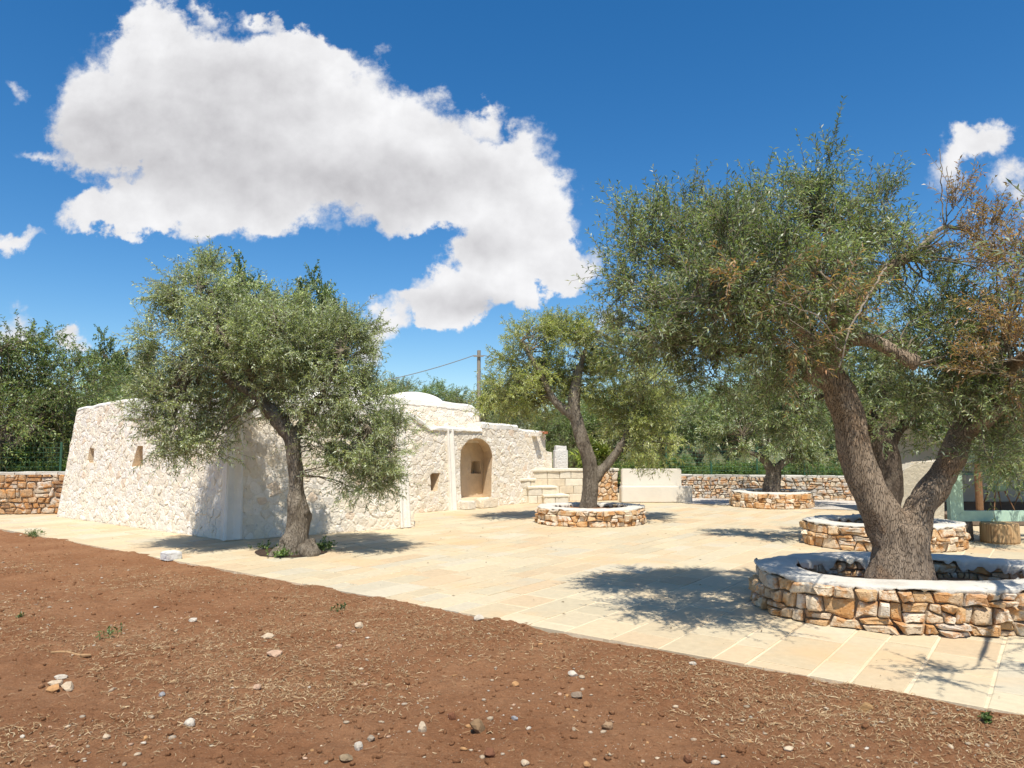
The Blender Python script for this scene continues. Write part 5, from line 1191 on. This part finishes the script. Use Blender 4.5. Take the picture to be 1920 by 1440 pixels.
v, f = tube(pts, [.007, .011, .012, .013, .013, .014, .014, .013, .01], 7); tag(mk('dry_stick', v, f, attr_mat('stick', 20, .2, 40, .003, .9, base=(.36, .22, .11))), 'bare brown stick lying on the red soil at the left', 'stick')

# pebbles, clods and straw: nobody could count them
def scatter(n, r, dens=None, ymax=13.5):
    out = np.zeros((0, 2))
    while len(out) < n:
        k = n * 3; y = 2.6 + (ymax - 2.6) * r.random(k) ** 1.7; x = (r.random(k) * 2 - 1) * (y * .82 + .6); ok = (edge_b(x, y) < -.03)
        if dens is not None: ok &= r.random(k) < dens(x, y)
        out = np.concatenate([out, np.stack([x[ok], y[ok]], -1)])
    return out[:n]
def stones_batch(n, seed, smin, smax, pal, name, label, mat, dens=None, flat=.65):
    r = np.random.default_rng(seed); p = scatter(n, r, dens); s_ = smin * (smax / smin) ** (r.random(n) ** 2.6); z = soil_z(p[:, 0], p[:, 1]); m = len(IC1_V)
    V = IC1_V[None] * (1 + r.normal(size=(n, m, 1)) * .16) * s_[:, None, None] * r.uniform(.6, 1.25, (n, 1, 3)) * np.array((1, 1, flat))
    q = r.uniform(0, 6.28, n); ca, sa = np.cos(q)[:, None], np.sin(q)[:, None]; V = np.stack([V[..., 0] * ca - V[..., 1] * sa, V[..., 0] * sa + V[..., 1] * ca, V[..., 2]], -1)
    V += np.stack([p[:, 0], p[:, 1], z + s_ * flat * .35], -1)[:, None]
    Fc = (np.arange(n)[:, None, None] * m + IC1_F[None]).reshape(-1, 3); C_ = np.repeat(pal[r.integers(0, len(pal), n)] * r.uniform(.8, 1.15, (n, 1)), m, 0)
    o = mk(name, V.reshape(-1, 3), Fc, mat, None, C_, kind='stuff'); o['label'] = label; o['category'] = 'stones'
patch = lambda x, y: np.clip(.22 + 2.2 * fbm(np.stack([x * .9, y * .9, np.full_like(x, 3.)], -1), 3) + .9 * np.exp(-(((x + 5.6) / .9) ** 2 + ((y - 6.9) / .7) ** 2)) + .35 * np.exp(-((y - 3.3) / .6) ** 2), .05, 1)
stones_batch(2700, 81, .003, .024, np.array([CR, WH, PK, CR, OR, (.52, .42, .31), (.5, .38, .26)]) * .82, 'pebbles', 'small pale pebbles scattered over the red soil', M_rock, patch, .5)
stones_batch(9500, 82, .004, .022, np.array([(.22, .10, .05), (.19, .085, .04), (.26, .13, .065)]), 'soil_clods', 'crumbly red soil clods all over the bare ground', M_soil, None, .8)
r = np.random.default_rng(83); n = 52000
sden = lambda x, y: np.clip(.30 + 1.9 * fbm(np.stack([x * .55 + 4, y * .8, np.full_like(x, 8.)], -1), 4) + .55 * np.clip((edge_b(x, y) + 1.6) / 1.4, 0, 1) * (x > -2.5), .02, 1)
p = scatter(n, r, sden); z = soil_z(p[:, 0], p[:, 1]) + .006; L = r.uniform(.012, .052, n) * np.where(r.random(n) < .06, 1.8, 1); q = r.uniform(0, 6.28, n); d = np.stack([np.cos(q), np.sin(q), r.normal(size=n) * .16], -1); s_ = np.stack([-np.sin(q), np.cos(q), r.normal(size=n) * .4], -1)
b_ = np.stack([p[:, 0], p[:, 1], z], -1); wd = r.uniform(.0010, .0026, n)[:, None]; cur = s_ * (r.normal(size=n) * .25 * L)[:, None] + np.array((0, 0, .01)) * r.random((n, 1))
V = np.stack([b_ - s_ * wd, b_ + s_ * wd, b_ + d * L[:, None] * .5 + cur - s_ * wd, b_ + d * L[:, None] * .5 + cur + s_ * wd, b_ + d * L[:, None] - s_ * wd * .5, b_ + d * L[:, None] + s_ * wd * .5], 1)
V[:, :, 2] = np.maximum(V[:, :, 2], z[:, None] - .002)
Fc = (np.arange(n)[:, None, None] * 6 + np.array([[0, 1, 3, 2], [2, 3, 5, 4]])[None]).reshape(-1, 4)
SP = np.array([(.46, .32, .17), (.40, .26, .13), (.55, .42, .25), (.32, .20, .10), (.42, .27, .15)])
o = mk('straw_litter', V.reshape(-1, 3), Fc, M_straw, None, np.repeat(SP[r.integers(0, 5, n)] * r.uniform(.68, 1.02, (n, 1)), 6, 0), kind='stuff'); o['label'] = 'dry straw and olive leaf litter strewn over the red soil'; o['category'] = 'litter'
# fallen leaves on the paving
n = 260; a_ = r.uniform(-12, 6, n); b_ = r.uniform(.02, 9, n) ; q = r.uniform(0, 6.28, n); pp = EDGE0 + a_[:, None] * E1 + b_[:, None] * E2; d = np.stack([np.cos(q), np.sin(q), np.zeros(n)], -1); s_ = np.stack([-np.sin(q), np.cos(q), np.zeros(n)], -1); c_ = np.concatenate([pp, np.full((n, 1), .006)], 1); L = r.uniform(.015, .05, (n, 1)); up_ = np.array((0, 0, .008))
V = np.stack([c_, c_ + d * L * .5 + s_ * L * .16 + up_, c_ + d * L + up_ * .5, c_ + d * L * .5 - s_ * L * .16 + up_], 1).reshape(-1, 3)
o = mk('fallen_leaves', V, np.arange(n)[:, None] * 4 + np.array([[0, 1, 2, 3]]), M_straw, None, np.repeat(np.array([(.16, .11, .06), (.25, .17, .09), (.10, .09, .05)])[r.integers(0, 3, n)], 4, 0), kind='stuff'); o['label'] = 'scattered dry olive leaves on the pale paving'; o['category'] = 'leaves'
